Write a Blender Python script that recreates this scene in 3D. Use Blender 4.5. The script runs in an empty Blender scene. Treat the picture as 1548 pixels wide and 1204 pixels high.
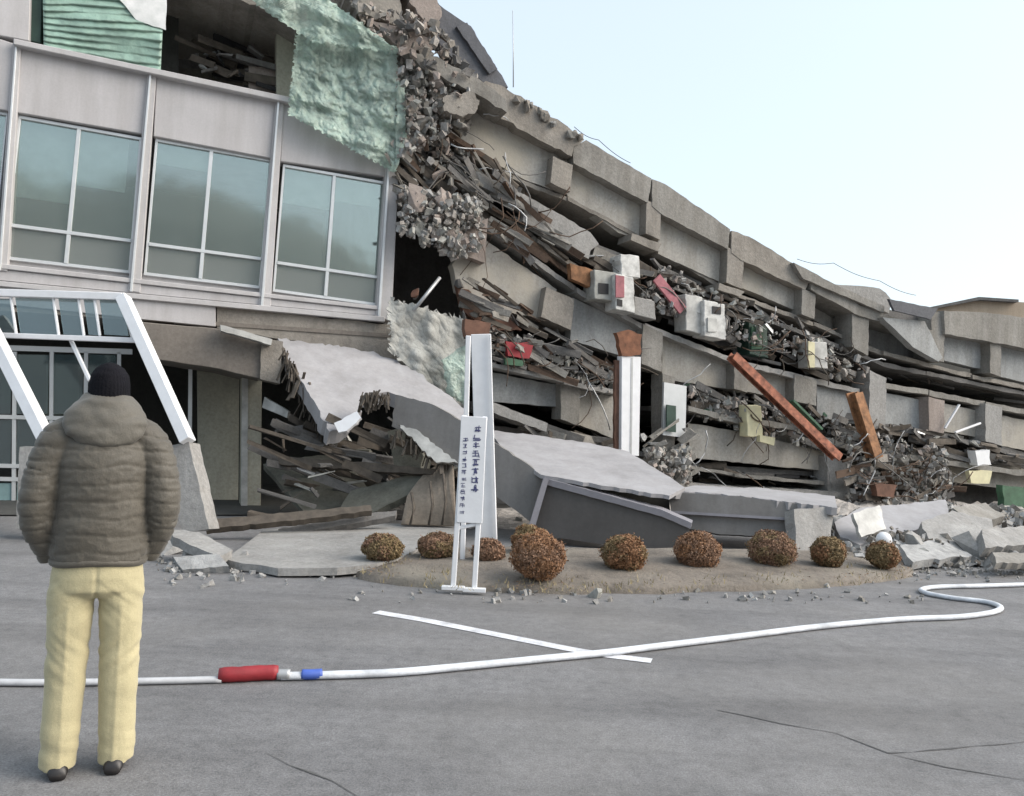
import bpy, bmesh, math, random
from mathutils import Vector, Matrix, noise, Euler
random.seed(11)
S = bpy.context.scene
COL = S.collection

# ------------------------------------------------------------------ camera
FPX, CX, CY = 1250.0, 774.0, 602.0            # focal length and centre, in photo pixels
CAMH, PITCH, ROLL = 1.5, math.radians(1.74), math.radians(2.5)
U0 = Vector((0, -math.sin(PITCH), math.cos(PITCH)))
FW = Vector((0, math.cos(PITCH), math.sin(PITCH)))
X0 = Vector((1, 0, 0))
RT = (X0*math.cos(ROLL) + U0*math.sin(ROLL)).normalized()
UP = (U0*math.cos(ROLL) - X0*math.sin(ROLL)).normalized()
EYE = Vector((0, 0, CAMH))
cd = bpy.data.cameras.new('camera'); cam = bpy.data.objects.new('camera', cd); COL.objects.link(cam)
cam.matrix_world = Matrix(((RT.x, UP.x, -FW.x, EYE.x), (RT.y, UP.y, -FW.y, EYE.y), (RT.z, UP.z, -FW.z, EYE.z), (0, 0, 0, 1)))
cd.sensor_fit = 'HORIZONTAL'; cd.sensor_width = 36; cd.lens = FPX/1548*36; cd.clip_end = 3000
S.camera = cam

# ------------------------------------------------------------------ sky, sun, exposure
SUN_EL, SUN_AZ = math.radians(37), math.radians(99)     # azimuth clockwise from +Y: veiled sun high to the right
w = bpy.data.worlds.new('World'); S.world = w; w.use_nodes = True
nt = w.node_tree; nt.nodes.clear()
sky = nt.nodes.new('ShaderNodeTexSky'); sky.sky_type = 'NISHITA'; sky.sun_disc = False
sky.sun_elevation = SUN_EL; sky.sun_rotation = SUN_AZ; sky.air_density = 1.0; sky.dust_density = 3.6; sky.ozone_density = 1.0
veil = nt.nodes.new('ShaderNodeMix'); veil.data_type = 'RGBA'; veil.inputs[0].default_value = 0.42
veil.inputs[7].default_value = (6.1, 6.75, 6.85, 1)          # even thin high cloud over the whole sky
bg = nt.nodes.new('ShaderNodeBackground'); bg.inputs[1].default_value = 0.115
out = nt.nodes.new('ShaderNodeOutputWorld')
nt.links.new(sky.outputs[0], veil.inputs[6]); nt.links.new(veil.outputs[2], bg.inputs[0]); nt.links.new(bg.outputs[0], out.inputs[0])
sl = bpy.data.lights.new('sun', 'SUN'); sl.energy = 1.5; sl.angle = math.radians(50); sl.color = (1, .94, .86)
so = bpy.data.objects.new('sun', sl); COL.objects.link(so)
sdir = Vector((math.sin(SUN_AZ)*math.cos(SUN_EL), math.cos(SUN_AZ)*math.cos(SUN_EL), math.sin(SUN_EL)))
so.rotation_euler = sdir.to_track_quat('Z', 'Y').to_euler(); so.location = (20, 10, 30)
S.view_settings.view_transform = 'Standard'; S.view_settings.look = 'None'
S.view_settings.exposure = 1.03; S.view_settings.gamma = 1; S.view_settings.use_curve_mapping = False

# ------------------------------------------------------------------ placing
def ray(px, py): return FW + RT*((px-CX)/FPX) + UP*((CY-py)/FPX)
def P(px, py, d):                       # point seen at px,py at world depth d
    r = ray(px, py); return EYE + r*(d/r.y)
def G(px, py, z=0.0):                   # point on the ground
    r = ray(px, py); return EYE + r*((z-CAMH)/r.z)
FS = 0.40; FN = Vector((FS, -1, 0)).normalized(); FA = Vector((1, FS, 0)).normalized(); FO = Vector((0, 14.4, 0))
def FP(px, py, o=0.0):                  # point on the facade plane pushed o metres out to the front
    r = ray(px, py); q = FO + FN*o
    return EYE + r*((q-EYE).dot(FN)/r.dot(FN))
def plane3(a, b, c):
    A, B, C_ = P(*a), P(*b), P(*c); n = (B-A).cross(C_-A).normalized()
    if n.dot(EYE-A) < 0: n = -n
    return A, n
def PL(px, py, pl):
    r = ray(px, py); return EYE + r*((pl[0]-EYE).dot(pl[1])/r.dot(pl[1]))

# ------------------------------------------------------------------ materials
def mat(name): 
    m = bpy.data.materials.new(name); m.use_nodes = True; n = m.node_tree
    return m, n, n.nodes['Principled BSDF']
def noi(n, scale, detail=6, rough=.6, vec=None, dist=0):
    t = n.nodes.new('ShaderNodeTexNoise'); t.inputs['Scale'].default_value = scale; t.inputs['Detail'].default_value = detail
    t.inputs['Roughness'].default_value = rough; t.inputs['Distortion'].default_value = dist
    if vec: n.links.new(vec, t.inputs['Vector'])
    return t
def ramp(n, fac, stops):
    r = n.nodes.new('ShaderNodeValToRGB'); e = r.color_ramp.elements
    while len(e) < len(stops): e.new(0.5)
    for k, (p, c) in enumerate(stops): e[k].position = p; e[k].color = (*c, 1)
    n.links.new(fac, r.inputs[0]); return r
def mixc(n, fac, a, b, mode='MIX'):
    m = n.nodes.new('ShaderNodeMix'); m.data_type = 'RGBA'; m.blend_type = mode
    for v, i in ((fac, 0), (a, 6), (b, 7)):
        if hasattr(v, 'links'): n.links.new(v, m.inputs[i])
        elif i == 0: m.inputs[0].default_value = v
        else: m.inputs[i].default_value = (*v, 1)
    return m.outputs[2]
def geo_pos(n, scale=(1, 1, 1)):
    g = n.nodes.new('ShaderNodeNewGeometry'); mp = n.nodes.new('ShaderNodeMapping'); mp.inputs['Scale'].default_value = scale
    n.links.new(g.outputs['Position'], mp.inputs[0]); return mp.outputs[0]
def rough_mat(name, c, vary=.35, scale=1.6, bump=.35, streak=.3, rough=.92, grain=22, tint=None, bscale=14, gs=.85):
    m, n, b = mat(name); p = geo_pos(n); ps = geo_pos(n, (3.2, 3.2, .35))
    lo = tuple(v*(1-vary) for v in c); hi = tuple(min(v*(1+vary*.6), .95) for v in c)
    a = ramp(n, noi(n, scale, 7, .65, p).outputs[0], [(.28, lo), (.5, c), (.72, hi)]).outputs[0]
    g = ramp(n, noi(n, grain, 4, .7, p).outputs[0], [(.3, (1-.25*gs,)*3), (.7, (1+.14*gs,)*3)]).outputs[0]
    a = mixc(n, 1.0, a, g, 'MULTIPLY')
    if streak:
        s = ramp(n, noi(n, 1.4, 5, .6, ps).outputs[0], [(.36, (1, 1, 1)), (.66, (.52, .49, .45))]).outputs[0]
        a = mixc(n, streak, a, s, 'MULTIPLY')
    if tint:
        a = mixc(n, ramp(n, noi(n, .9, 5, .6, p).outputs[0], [(.5, (0, 0, 0)), (.7, (1, 1, 1))]).outputs[0], a, tint)
    n.links.new(a, b.inputs['Base Color']); b.inputs['Roughness'].default_value = rough
    bp = n.nodes.new('ShaderNodeBump'); bp.inputs['Strength'].default_value = bump; bp.inputs['Distance'].default_value = .03
    n.links.new(noi(n, bscale, 8, .7, p).outputs[0], bp.inputs['Height']); n.links.new(bp.outputs[0], b.inputs['Normal'])
    return m
def plain(name, c, rough=.5, metal=0, vary=.15, scale=6, bump=.05): 
    m, n, b = mat(name); p = geo_pos(n)
    a = ramp(n, noi(n, scale, 6, .65, p).outputs[0], [(.3, tuple(v*(1-vary) for v in c)), (.7, tuple(min(.95, v*(1+vary*.5)) for v in c))]).outputs[0]
    n.links.new(a, b.inputs['Base Color']); b.inputs['Roughness'].default_value = rough; b.inputs['Metallic'].default_value = metal
    bp = n.nodes.new('ShaderNodeBump'); bp.inputs['Strength'].default_value = bump; bp.inputs['Distance'].default_value = .02
    n.links.new(noi(n, 30, 5, .6, p).outputs[0], bp.inputs['Height']); n.links.new(bp.outputs[0], b.inputs['Normal'])
    return m
M = {}
M['facade'] = rough_mat('facade_paint', (.48, .468, .475), .10, .8, .06, .32, .75, 40, gs=.25)
M['facade_trim'] = rough_mat('facade_trim', (.47, .46, .465), .12, 2, .06, .25, .7, 40, gs=.25)
M['concrete'] = rough_mat('grey_concrete', (.265, .255, .235), .3, 1.4, .5, .5)
M['concrete_brown'] = rough_mat('brownish_concrete', (.268, .248, .222), .35, 1.6, .6, .4, tint=(.32, .295, .26))
M['concrete_pale'] = rough_mat('pale_concrete', (.32, .315, .305), .28, 1.5, .5, .3)
M['concrete_pink'] = rough_mat('pinkish_plaster', (.31, .265, .24), .3, 1.8, .5, .35)
M['concrete_dark'] = rough_mat('dark_concrete', (.15, .145, .14), .4, 1.5, .5, .3)  # darker grey variant of the concrete
M['infill'] = rough_mat('cement_rendered_wall', (.40, .385, .355), .22, 1.0, .3, .45, tint=(.42, .385, .325))
M['infill_blue'] = rough_mat('bluish_rendered_wall', (.36, .37, .37), .22, 1.0, .3, .45)
M['rubble'] = rough_mat('crushed_rubble', (.33, .31, .29), .5, 5, .9, 0, grain=12, bscale=9)
M['rubble_pale'] = rough_mat('pale_crushed_rubble', (.36, .36, .355), .35, 5, .9, 0, grain=12, bscale=9)
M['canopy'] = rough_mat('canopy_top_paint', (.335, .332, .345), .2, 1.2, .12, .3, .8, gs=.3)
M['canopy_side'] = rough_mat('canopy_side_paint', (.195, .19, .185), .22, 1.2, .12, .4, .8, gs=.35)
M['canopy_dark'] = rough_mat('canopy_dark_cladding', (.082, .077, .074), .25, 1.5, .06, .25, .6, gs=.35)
M['canopy_lip'] = rough_mat('canopy_lip_metal', (.24, .235, .26), .15, 2, .06, .15, .6, gs=.3)
M['soffit'] = rough_mat('brown_soffit', (.19, .17, .15), .25, 1.4, .2, .2, .85)
M['interior'] = rough_mat('darkened_interior', (.065, .065, .06), .3, 1, .2, .2)  # shade of the unlit rooms put into the colour
M['cream'] = rough_mat('cream_wall', (.42, .41, .34), .15, 1.5, .15, .2, .85)
M['slate'] = rough_mat('slate_roofing', (.095, .10, .115), .25, 4, .3, .2, .75)
M['white'] = plain('white_paint', (.74, .75, .77), .4, 0, .08)
M['white_dirty'] = plain('dirty_white_paint', (.48, .48, .46), .6, 0, .4, 4)
M['alu'] = plain('aluminium_frame', (.62, .64, .65), .35, .35, .08)
M['steel'] = plain('galvanised_steel', (.42, .43, .44), .45, .5, .2)
M['black'] = plain('black_rubber_and_void', (.02, .02, .022), .7)
M['rebar'] = plain('rusty_bar', (.10, .065, .045), .8, .2, .4, 30)
M['rust'] = plain('red_oxide_steel', (.30, .115, .07), .85, 0, .75, 9)
M['orange'] = plain('orange_brown_wood', (.29, .145, .07), .85, 0, .65, 8)
M['brown'] = plain('brown_wood', (.15, .075, .05), .8, 0, .5, 6)
M['cap_rust'] = plain('rusty_brown_cap', (.20, .085, .045), .8, 0, .5, 9)
M['red'] = plain('red_plastic', (.30, .022, .03), .55, 0, .3, 8)
M['pink'] = plain('pink_board', (.36, .13, .15), .7, 0, .4)
M['green'] = plain('green_plastic', (.05, .12, .07), .7, 0, .4)
M['green_dark'] = plain('dark_green_metal', (.025, .06, .045), .5, 0, .3)
M['yellow'] = plain('cream_yellow_board', (.62, .58, .38), .6, 0, .15)
M['blue'] = plain('blue_plastic', (.06, .12, .45), .5)
M['teal_glass'] = plain('blue_green_glass', (.22, .33, .34), .15, 0, .3, 2)
M['torn'] = rough_mat('torn_grey_board', (.40, .405, .385), .25, 2, .4, .4)
M['slats'] = plain('dark_splintered_wood', (.09, .075, .06), .8, 0, .5, 8)
M['plaster'] = plain('broken_plasterboard', (.36, .36, .335), .9, 0, .4, 6)
def sheet_mat(name, c, trans=.35, rough=.35, crinkle=0, thin=0):
    m, n, b = mat(name); p = geo_pos(n)
    a = ramp(n, noi(n, 4, 6, .6, p).outputs[0], [(.3, tuple(v*.72 for v in c)), (.7, tuple(min(.9, v*1.15) for v in c))]).outputs[0]
    n.links.new(a, b.inputs['Base Color']); b.inputs['Roughness'].default_value = rough
    bp = n.nodes.new('ShaderNodeBump'); bp.inputs['Strength'].default_value = crinkle; bp.inputs['Distance'].default_value = .06
    vv = n.nodes.new('ShaderNodeTexVoronoi'); vv.feature = 'F1'; vv.inputs['Scale'].default_value = 5.5; vv.inputs['Randomness'].default_value = 1
    wv = noi(n, 3, 4, .6, p); wa = n.nodes.new('ShaderNodeVectorMath'); wa.operation = 'MULTIPLY_ADD'; wa.inputs[1].default_value = (.5, .5, .5); n.links.new(wv.outputs[1], wa.inputs[0]); n.links.new(p, wa.inputs[2]); n.links.new(wa.outputs[0], vv.inputs['Vector'])
    n.links.new(vv.outputs['Distance'], bp.inputs['Height']); n.links.new(bp.outputs[0], b.inputs['Normal'])
    tr = n.nodes.new('ShaderNodeBsdfTranslucent'); n.links.new(a, tr.inputs[0])
    mx = n.nodes.new('ShaderNodeMixShader'); mx.inputs[0].default_value = trans
    n.links.new(b.outputs[0], mx.inputs[1]); n.links.new(tr.outputs[0], mx.inputs[2]); last = mx
    if thin:                                       # worn thin: see-through in patches
        tp = n.nodes.new('ShaderNodeBsdfTransparent'); m3 = n.nodes.new('ShaderNodeMixShader')
        k = ramp(n, noi(n, 2.6, 6, .7, p, .8).outputs[0], [(.42, (.12,)*3), (.64, (thin,)*3)]).outputs[0]
        n.links.new(k, m3.inputs[0]); n.links.new(mx.outputs[0], m3.inputs[1]); n.links.new(tp.outputs[0], m3.inputs[2]); last = m3
    n.links.new(last.outputs[0], n.nodes['Material Output'].inputs[0]); return m
M['net'] = sheet_mat('pale_green_sheet', (.60, .73, .66), .4, .2, 1.0, .5)
M['curtain'] = sheet_mat('green_blind_slats', (.40, .58, .495), .3, .4, .25)
M['blind'] = sheet_mat('white_blind', (.80, .84, .82), .1, .7)
M['white_grubby'] = plain('grubby_white_enamel', (.58, .58, .56), .5, 0, .45, 7)
def glass_mat(name, tint, refl, thru, film):
    m, n, b = mat(name); n.nodes.remove(b)
    gl = n.nodes.new('ShaderNodeBsdfGlossy'); gl.inputs['Roughness'].default_value = .07; gl.inputs[0].default_value = (.84, .93, .90, 1)
    tr = n.nodes.new('ShaderNodeBsdfTransparent'); tr.inputs[0].default_value = (*thru, 1)
    df = n.nodes.new('ShaderNodeBsdfDiffuse'); df.inputs[0].default_value = (*tint, 1)
    m1 = n.nodes.new('ShaderNodeMixShader'); m1.inputs[0].default_value = film
    n.links.new(tr.outputs[0], m1.inputs[1]); n.links.new(df.outputs[0], m1.inputs[2])
    m2 = n.nodes.new('ShaderNodeMixShader')
    fr = n.nodes.new('ShaderNodeFresnel'); fr.inputs[0].default_value = 1.5
    ma = n.nodes.new('ShaderNodeMath'); ma.operation = 'ADD'; ma.inputs[1].default_value = refl; ma.use_clamp = True
    n.links.new(fr.outputs[0], ma.inputs[0]); n.links.new(ma.outputs[0], m2.inputs[0])
    n.links.new(m1.outputs[0], m2.inputs[1]); n.links.new(gl.outputs[0], m2.inputs[2])
    # slightly wavy old glass
    bp = n.nodes.new('ShaderNodeBump'); bp.inputs['Strength'].default_value = .13; bp.inputs['Distance'].default_value = .02
    n.links.new(noi(n, 1.4, 2, .5, geo_pos(n)).outputs[0], bp.inputs['Height']); n.links.new(bp.outputs[0], gl.inputs['Normal'])
    n.links.new(m2.outputs[0], n.nodes['Material Output'].inputs[0]); return m
M['glass'] = glass_mat('window_glass', (.33, .36, .345), .18, (.86, .93, .90), .12)
M['glass_low'] = glass_mat('lower_window_glass', (.30, .32, .31), .12, (.6, .66, .63), .5)
M['glass_dark'] = glass_mat('shop_glass', (.10, .13, .15), .10, (.6, .68, .7), .25)

# ------------------------------------------------------------------ objects
def thing(name, label, cat, loc=(0, 0, 0), group=None, rz=0):
    o = bpy.data.objects.new(name, None); o.empty_display_size = .2; COL.objects.link(o); o.location = loc; o.rotation_euler = (0, 0, rz)
    o['label'] = label; o['category'] = cat
    if group: o['group'] = group
    return o
def tag(o, label, cat, group=None):
    o['label'] = label; o['category'] = cat
    if group: o['group'] = group
    return o
def link(name, me, mats, parent=None, smooth=False, world=True, kind=None):
    for m in (mats if isinstance(mats, (list, tuple)) else [mats]): me.materials.append(M[m] if isinstance(m, str) else m)
    o = bpy.data.objects.new(name, me); COL.objects.link(o)
    if smooth: me.polygons.foreach_set('use_smooth', [True]*len(me.polygons))
    if parent:
        o.parent = parent
        if world:                                            # verts are in world space: keep them there
            q = parent; off = Vector()
            while q: off += q.location; q = q.parent
            me.transform(Matrix.Translation(-off))
    elif world and len(me.vertices):
        c = sum((v.co for v in me.vertices), Vector())/len(me.vertices); c.z = min(v.co.z for v in me.vertices)
        me.transform(Matrix.Translation(-c)); o.location = c
    if kind: o['kind'] = kind
    return o
def frombm(bm, name):
    bmesh.ops.recalc_face_normals(bm, faces=bm.faces); me = bpy.data.meshes.new(name); bm.to_mesh(me); bm.free(); return me
def jag(pts, amp, step=9):
    if not amp: return pts
    r = []
    for i, a in enumerate(pts):
        b = pts[(i+1) % len(pts)]; L = math.hypot(b[0]-a[0], b[1]-a[1]); k = max(1, int(L/step))
        for j in range(k):
            t = j/k; e = amp if j else amp*.4
            r.append((a[0]+(b[0]-a[0])*t + random.uniform(-e, e), a[1]+(b[1]-a[1])*t + random.uniform(-e, e)))
    return r
def prism_bm(front, back):
    bm = bmesh.new(); f = [bm.verts.new(p) for p in front]; b = [bm.verts.new(p) for p in back]; n = len(f)
    bm.faces.new(f); bm.faces.new(b[::-1])
    for i in range(n): bm.faces.new((f[i], b[i], b[(i+1) % n], f[(i+1) % n]))
    return bm
def bevel(o, w=.012, seg=1):
    md = o.modifiers.new('bevel', 'BEVEL'); md.width = w; md.segments = seg; md.limit_method = 'ANGLE'; md.angle_limit = math.radians(40); return o
def fac(name, pts, o, t, m, parent=None, rough=0, bev=0, step=9, tz=0.0):     # slab parallel to the facade, traced in photo pixels, t metres thick
    pts = jag(pts, rough, step); fr = [FP(x, y, o) for x, y in pts]; d = -FN*t + Vector((0, 0, tz))
    ob = link(name, frombm(prism_bm(fr, [p+d for p in fr]), name), m, parent)
    if bev: bevel(ob, bev)
    return ob
def pla(name, pts, pl, t, m, parent=None, rough=0, bev=0, step=9):    # slab lying in a plane given by three sighted points
    pts = jag(pts, rough, step); fr = [PL(x, y, pl) for x, y in pts]
    ob = link(name, frombm(prism_bm(fr, [p-pl[1]*t for p in fr]), name), m, parent)
    if bev: bevel(ob, bev)
    return ob
def frame_of(d):
    d = d.normalized(); a = Vector((0, 0, 1)) if abs(d.z) < .95 else Vector((1, 0, 0)); u = d.cross(a).normalized(); return u, u.cross(d).normalized()
def tube_bm(bm, pts, r, n=8, caps=True, ry=None):
    rings = []; N = len(pts); rr = r if isinstance(r, (list, tuple)) else [r]*N
    for i, p in enumerate(pts):
        u, v = frame_of(pts[min(i+1, N-1)]-pts[max(i-1, 0)]); k = rr[i]; kv = ry if ry else k
        rings.append([bm.verts.new(p + u*k*math.cos(2*math.pi*j/n) + v*kv*math.sin(2*math.pi*j/n)) for j in range(n)])
    for a, b in zip(rings, rings[1:]):
        for j in range(n): bm.faces.new((a[j], a[(j+1) % n], b[(j+1) % n], b[j]))
    if caps: bm.faces.new(rings[0][::-1]); bm.faces.new(rings[-1])
    return bm
def bar_bm(bm, a, b, w, h, side=None):       # rectangular bar from a to b
    d = (b-a).normalized(); u = (side - d*side.dot(d)).normalized() if side else frame_of(d)[0]; v = d.cross(u)
    c = [(-1, -1), (1, -1), (1, 1), (-1, 1)]
    A = [bm.verts.new(a+u*w/2*x+v*h/2*y) for x, y in c]; B = [bm.verts.new(b+u*w/2*x+v*h/2*y) for x, y in c]
    bm.faces.new(A[::-1]); bm.faces.new(B)
    for i in range(4): bm.faces.new((A[i], A[(i+1) % 4], B[(i+1) % 4], B[i]))
    return bm
def bar(name, a, b, w, h, m, parent=None, side=None, bev=.006):
    ob = link(name, frombm(bar_bm(bmesh.new(), a, b, w, h, side), name), m, parent)
    if bev: bevel(ob, bev)
    return ob
def tube(name, pts, r, m, parent=None, n=8, ry=None): return link(name, frombm(tube_bm(bmesh.new(), pts, r, n, True, ry), name), m, parent, smooth=True)
def fbox(name, x0, y0, x1, y1, o, t, m, parent=None, skew=0, bev=.015):      # box-like body seen in the rectangle
    return fac(name, [(x0, y0), (x1, y0+skew), (x1, y1+skew), (x0, y1)], o, t, m, parent, 0, bev)
def inpoly(x, y, pg):
    c = False; j = len(pg)-1
    for i in range(len(pg)):
        xi, yi = pg[i]; xj, yj = pg[j]
        if (yi > y) != (yj > y) and x < (xj-xi)*(y-yi)/(yj-yi)+xi: c = not c
        j = i
    return c
def randin(pg):
    xs = [p[0] for p in pg]; ys = [p[1] for p in pg]
    while True:
        x, y = random.uniform(min(xs), max(xs)), random.uniform(min(ys), max(ys))
        if inpoly(x, y, pg): return x, y
def sheet(name, c4, o, nu, nv, dfun, m, parent=None, smooth=True, thick=0, edge=0):   # wavy sheet between four pixel corners
    bm = bmesh.new(); g = []
    for j in range(nv+1):
        row = []
        for i in range(nu+1):
            u, v = i/nu, j/nv
            x = (c4[0][0]*(1-u)+c4[1][0]*u)*(1-v) + (c4[3][0]*(1-u)+c4[2][0]*u)*v
            y = (c4[0][1]*(1-u)+c4[1][1]*u)*(1-v) + (c4[3][1]*(1-u)+c4[2][1]*u)*v
            if edge and (i in (0, nu) or j in (0, nv)):
                x += random.uniform(-edge, edge); y += random.uniform(-edge, edge)
            row.append(bm.verts.new(FP(x, y, o + dfun(u, v, x, y))))
        g.append(row)
    for j in range(nv):
        for i in range(nu): bm.faces.new((g[j][i], g[j][i+1], g[j+1][i+1], g[j+1][i]))
    ob = link(name, frombm(bm, name), m, parent, smooth)
    if thick: md = ob.modifiers.new('thick', 'SOLIDIFY'); md.thickness = thick
    return ob

# broken lumps: ten shared shapes
CHUNK = {}
def chunk_mesh(k, m):
    if (k, m) in CHUNK: return CHUNK[(k, m)]
    r = random.Random(100+k); bm = bmesh.new()
    sx, sy, sz = r.uniform(.7, 1.2), r.uniform(.5, .9), r.uniform(.3, .75)
    for i in range(15):
        v = Vector((r.uniform(-1, 1), r.uniform(-1, 1), r.uniform(-1, 1)))
        mx = max(abs(v.x), abs(v.y), abs(v.z)); v = v/mx*r.uniform(.75, 1)
        bm.verts.new((v.x*sx*.5, v.y*sy*.5, v.z*sz*.5))
    h = bmesh.ops.convex_hull(bm, input=bm.verts)
    bmesh.ops.delete(bm, geom=list({v for v in h['geom_interior'] if isinstance(v, bmesh.types.BMVert)}), context='VERTS')
    me = frombm(bm, 'chunk'); me.materials.append(M[m]); CHUNK[(k, m)] = me; return me
HUE = {'rubble': 'mid grey', 'rubble_pale': 'whitish grey', 'concrete': 'grey', 'concrete_pale': 'pale grey', 'concrete_pink': 'pinkish', 'concrete_brown': 'brownish', 'concrete_dark': 'dark grey', 'plaster': 'off-white', 'white_dirty': 'dirty white', 'white': 'white', 'brown': 'reddish brown'}
def chunk(loc, size, m, label, group, name='concrete_chunk', cat='rubble chunk', sz=None):
    if '{}' in label: label = label.format(HUE[m])
    if sz: label = sz + ' ' + label
    o = bpy.data.objects.new(name, chunk_mesh(random.randrange(10), m)); COL.objects.link(o); o.location = loc
    o.rotation_euler = [random.uniform(0, 6.28) for _ in range(3)]; o.scale = [size*random.uniform(.8, 1.2) for _ in range(3)]
    return tag(o, label, cat, group)
def bits(name, spots, size, mats, flat=.4, lo=.4):      # countless crumbs: one object
    bm = bmesh.new()
    for p in spots:
        s = size*(lo+(1.9-lo)*random.random()**2.2); R = Euler([random.uniform(0, 6.28) for _ in range(3)]).to_matrix()
        vs = []
        for dx in (-.5, .5):
            for dy in (-.5, .5):
                for dz in (-.5, .5): vs.append(bm.verts.new(p + R @ Vector((dx*s*random.uniform(.6, 1.6), dy*s*random.uniform(.6, 1.2), dz*s*flat*random.uniform(.6, 1.4)))))
        mi = random.randrange(len(mats))
        for f in ((0, 1, 3, 2), (4, 6, 7, 5), (0, 4, 5, 1), (2, 3, 7, 6), (0, 2, 6, 4), (1, 5, 7, 3)): bm.faces.new([vs[k] for k in f]).material_index = mi
    return link(name, frombm(bm, name), mats, kind='stuff')
def sticks(name, poly, n, L, wd, o0, o1, mats, ang=None, spread=.5):    # splintered laths, slab shards and bars filling a gap
    bm = bmesh.new(); dark = [k for k, q in enumerate(mats) if q in ('slats', 'concrete_dark', 'rebar', 'black', 'concrete', 'concrete_brown')] or [0]
    for _ in range(n):
        x, y = randin(poly); a = FP(x, y, random.uniform(o0, o1)); lath = random.random() < .55
        th = (ang if ang is not None else 0) + random.gauss(0, .13 if lath else spread*.8); l = L*(random.uniform(.5, 1.5) if lath else random.uniform(.15, .5))
        d = (FA*math.cos(th) + Vector((0, 0, 1))*math.sin(th) + FN*random.gauss(0, .3)).normalized()
        k0 = len(bm.faces)
        if lath: bar_bm(bm, a-d*l/2, a+d*l/2, wd*random.uniform(.3, .8), wd*random.uniform(.8, 3), None)
        else: bar_bm(bm, a-d*l/2, a+d*l/2, wd*random.uniform(.4, 2.6), wd*random.uniform(.3, 1.2))
        mi = random.choice(dark) if (lath or random.random() < .6) else random.randrange(len(mats))
        bm.faces.ensure_lookup_table()
        for f in bm.faces[k0:]: f.material_index = mi
        for v in {v for f in bm.faces[k0:] for v in f.verts}: v.co += Vector([random.gauss(0, wd*.25) for _ in range(3)])
    return link(name, frombm(bm, name), mats, kind='stuff')
# ================================================================== SETTING
# asphalt
m, n, b = mat('worn_asphalt'); p = geo_pos(n)
a = ramp(n, noi(n, .35, 6, .6, p).outputs[0], [(.3, (.158, .158, .163)), (.55, (.185, .184, .188)), (.75, (.21, .208, .208))]).outputs[0]
g1 = ramp(n, noi(n, 90, 3, .8, p).outputs[0], [(.28, (.55,)*3), (.5, (1,)*3), (.74, (1.5,)*3)]).outputs[0]
a = mixc(n, 1, a, g1, 'MULTIPLY')
sp = ramp(n, noi(n, 14, 6, .85, p).outputs[0], [(.34, (.70,)*3), (.52, (1,)*3), (.7, (1.16,)*3)]).outputs[0]
a = mixc(n, 1, a, sp, 'MULTIPLY')
mp2 = n.nodes.new('ShaderNodeMapping'); mp2.inputs['Rotation'].default_value = (0, 0, .5); mp2.inputs['Scale'].default_value = (.25, 2.6, 1); n.links.new(p, mp2.inputs[0])
ty = ramp(n, noi(n, .8, 5, .6, mp2.outputs[0]).outputs[0], [(.48, (1,)*3), (.68, (.72, .72, .725))]).outputs[0]
a = mixc(n, 1, a, ty, 'MULTIPLY')
du = ramp(n, noi(n, .22, 4, .6, p).outputs[0], [(.45, (0, 0, 0)), (.7, (.5, .5, .5))]).outputs[0]
a = mixc(n, du, a, (.205, .195, .18))
g2 = ramp(n, noi(n, 2.2, 8, .75, p, .6).outputs[0], [(.3, (.80,)*3), (.65, (1.08,)*3)]).outputs[0]
a = mixc(n, 1, a, g2, 'MULTIPLY')
vo = n.nodes.new('ShaderNodeTexVoronoi'); vo.feature = 'DISTANCE_TO_EDGE'; vo.inputs['Scale'].default_value = .55
nv = noi(n, 2.4, 5, .7, p); va = n.nodes.new('ShaderNodeVectorMath'); va.operation = 'MULTIPLY_ADD'; va.inputs[1].default_value = (.55, .55, .55)
n.links.new(nv.outputs[1], va.inputs[0]); n.links.new(p, va.inputs[2]); n.links.new(va.outputs[0], vo.inputs['Vector'])
cr = ramp(n, vo.outputs[0], [(0, (1, 1, 1)), (.006, (0, 0, 0))]).outputs[0]
msk = ramp(n, noi(n, .5, 3, .5, p).outputs[0], [(.56, (0, 0, 0)), (.66, (.45,)*3)]).outputs[0]
a = mixc(n, mixc(n, 1, cr, msk, 'MULTIPLY'), a, (.05, .05, .052))
n.links.new(a, b.inputs['Base Color']); b.inputs['Roughness'].default_value = .85
bp = n.nodes.new('ShaderNodeBump'); bp.inputs['Strength'].default_value = .5; bp.inputs['Distance'].default_value = .008
n.links.new(noi(n, 120, 4, .8, p).outputs[0], bp.inputs['Height']); n.links.new(bp.outputs[0], b.inputs['Normal'])
M['asphalt'] = m
bm = bmesh.new()
for c in ((-400, -400), (400, -400), (400, 900), (-400, 900)): bm.verts.new((c[0], c[1], 0))
bm.faces.new(bm.verts)
ground = link('ground', frombm(bm, 'ground'), 'asphalt', kind='structure')
M['paint'] = rough_mat('worn_road_paint', (.62, .63, .66), .3, 9, .2, 0, .8, 60)
M['crack'] = rough_mat('dark_crack_filler', (.095, .094, .094), .2, 9, .3, 0, .9)
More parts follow.
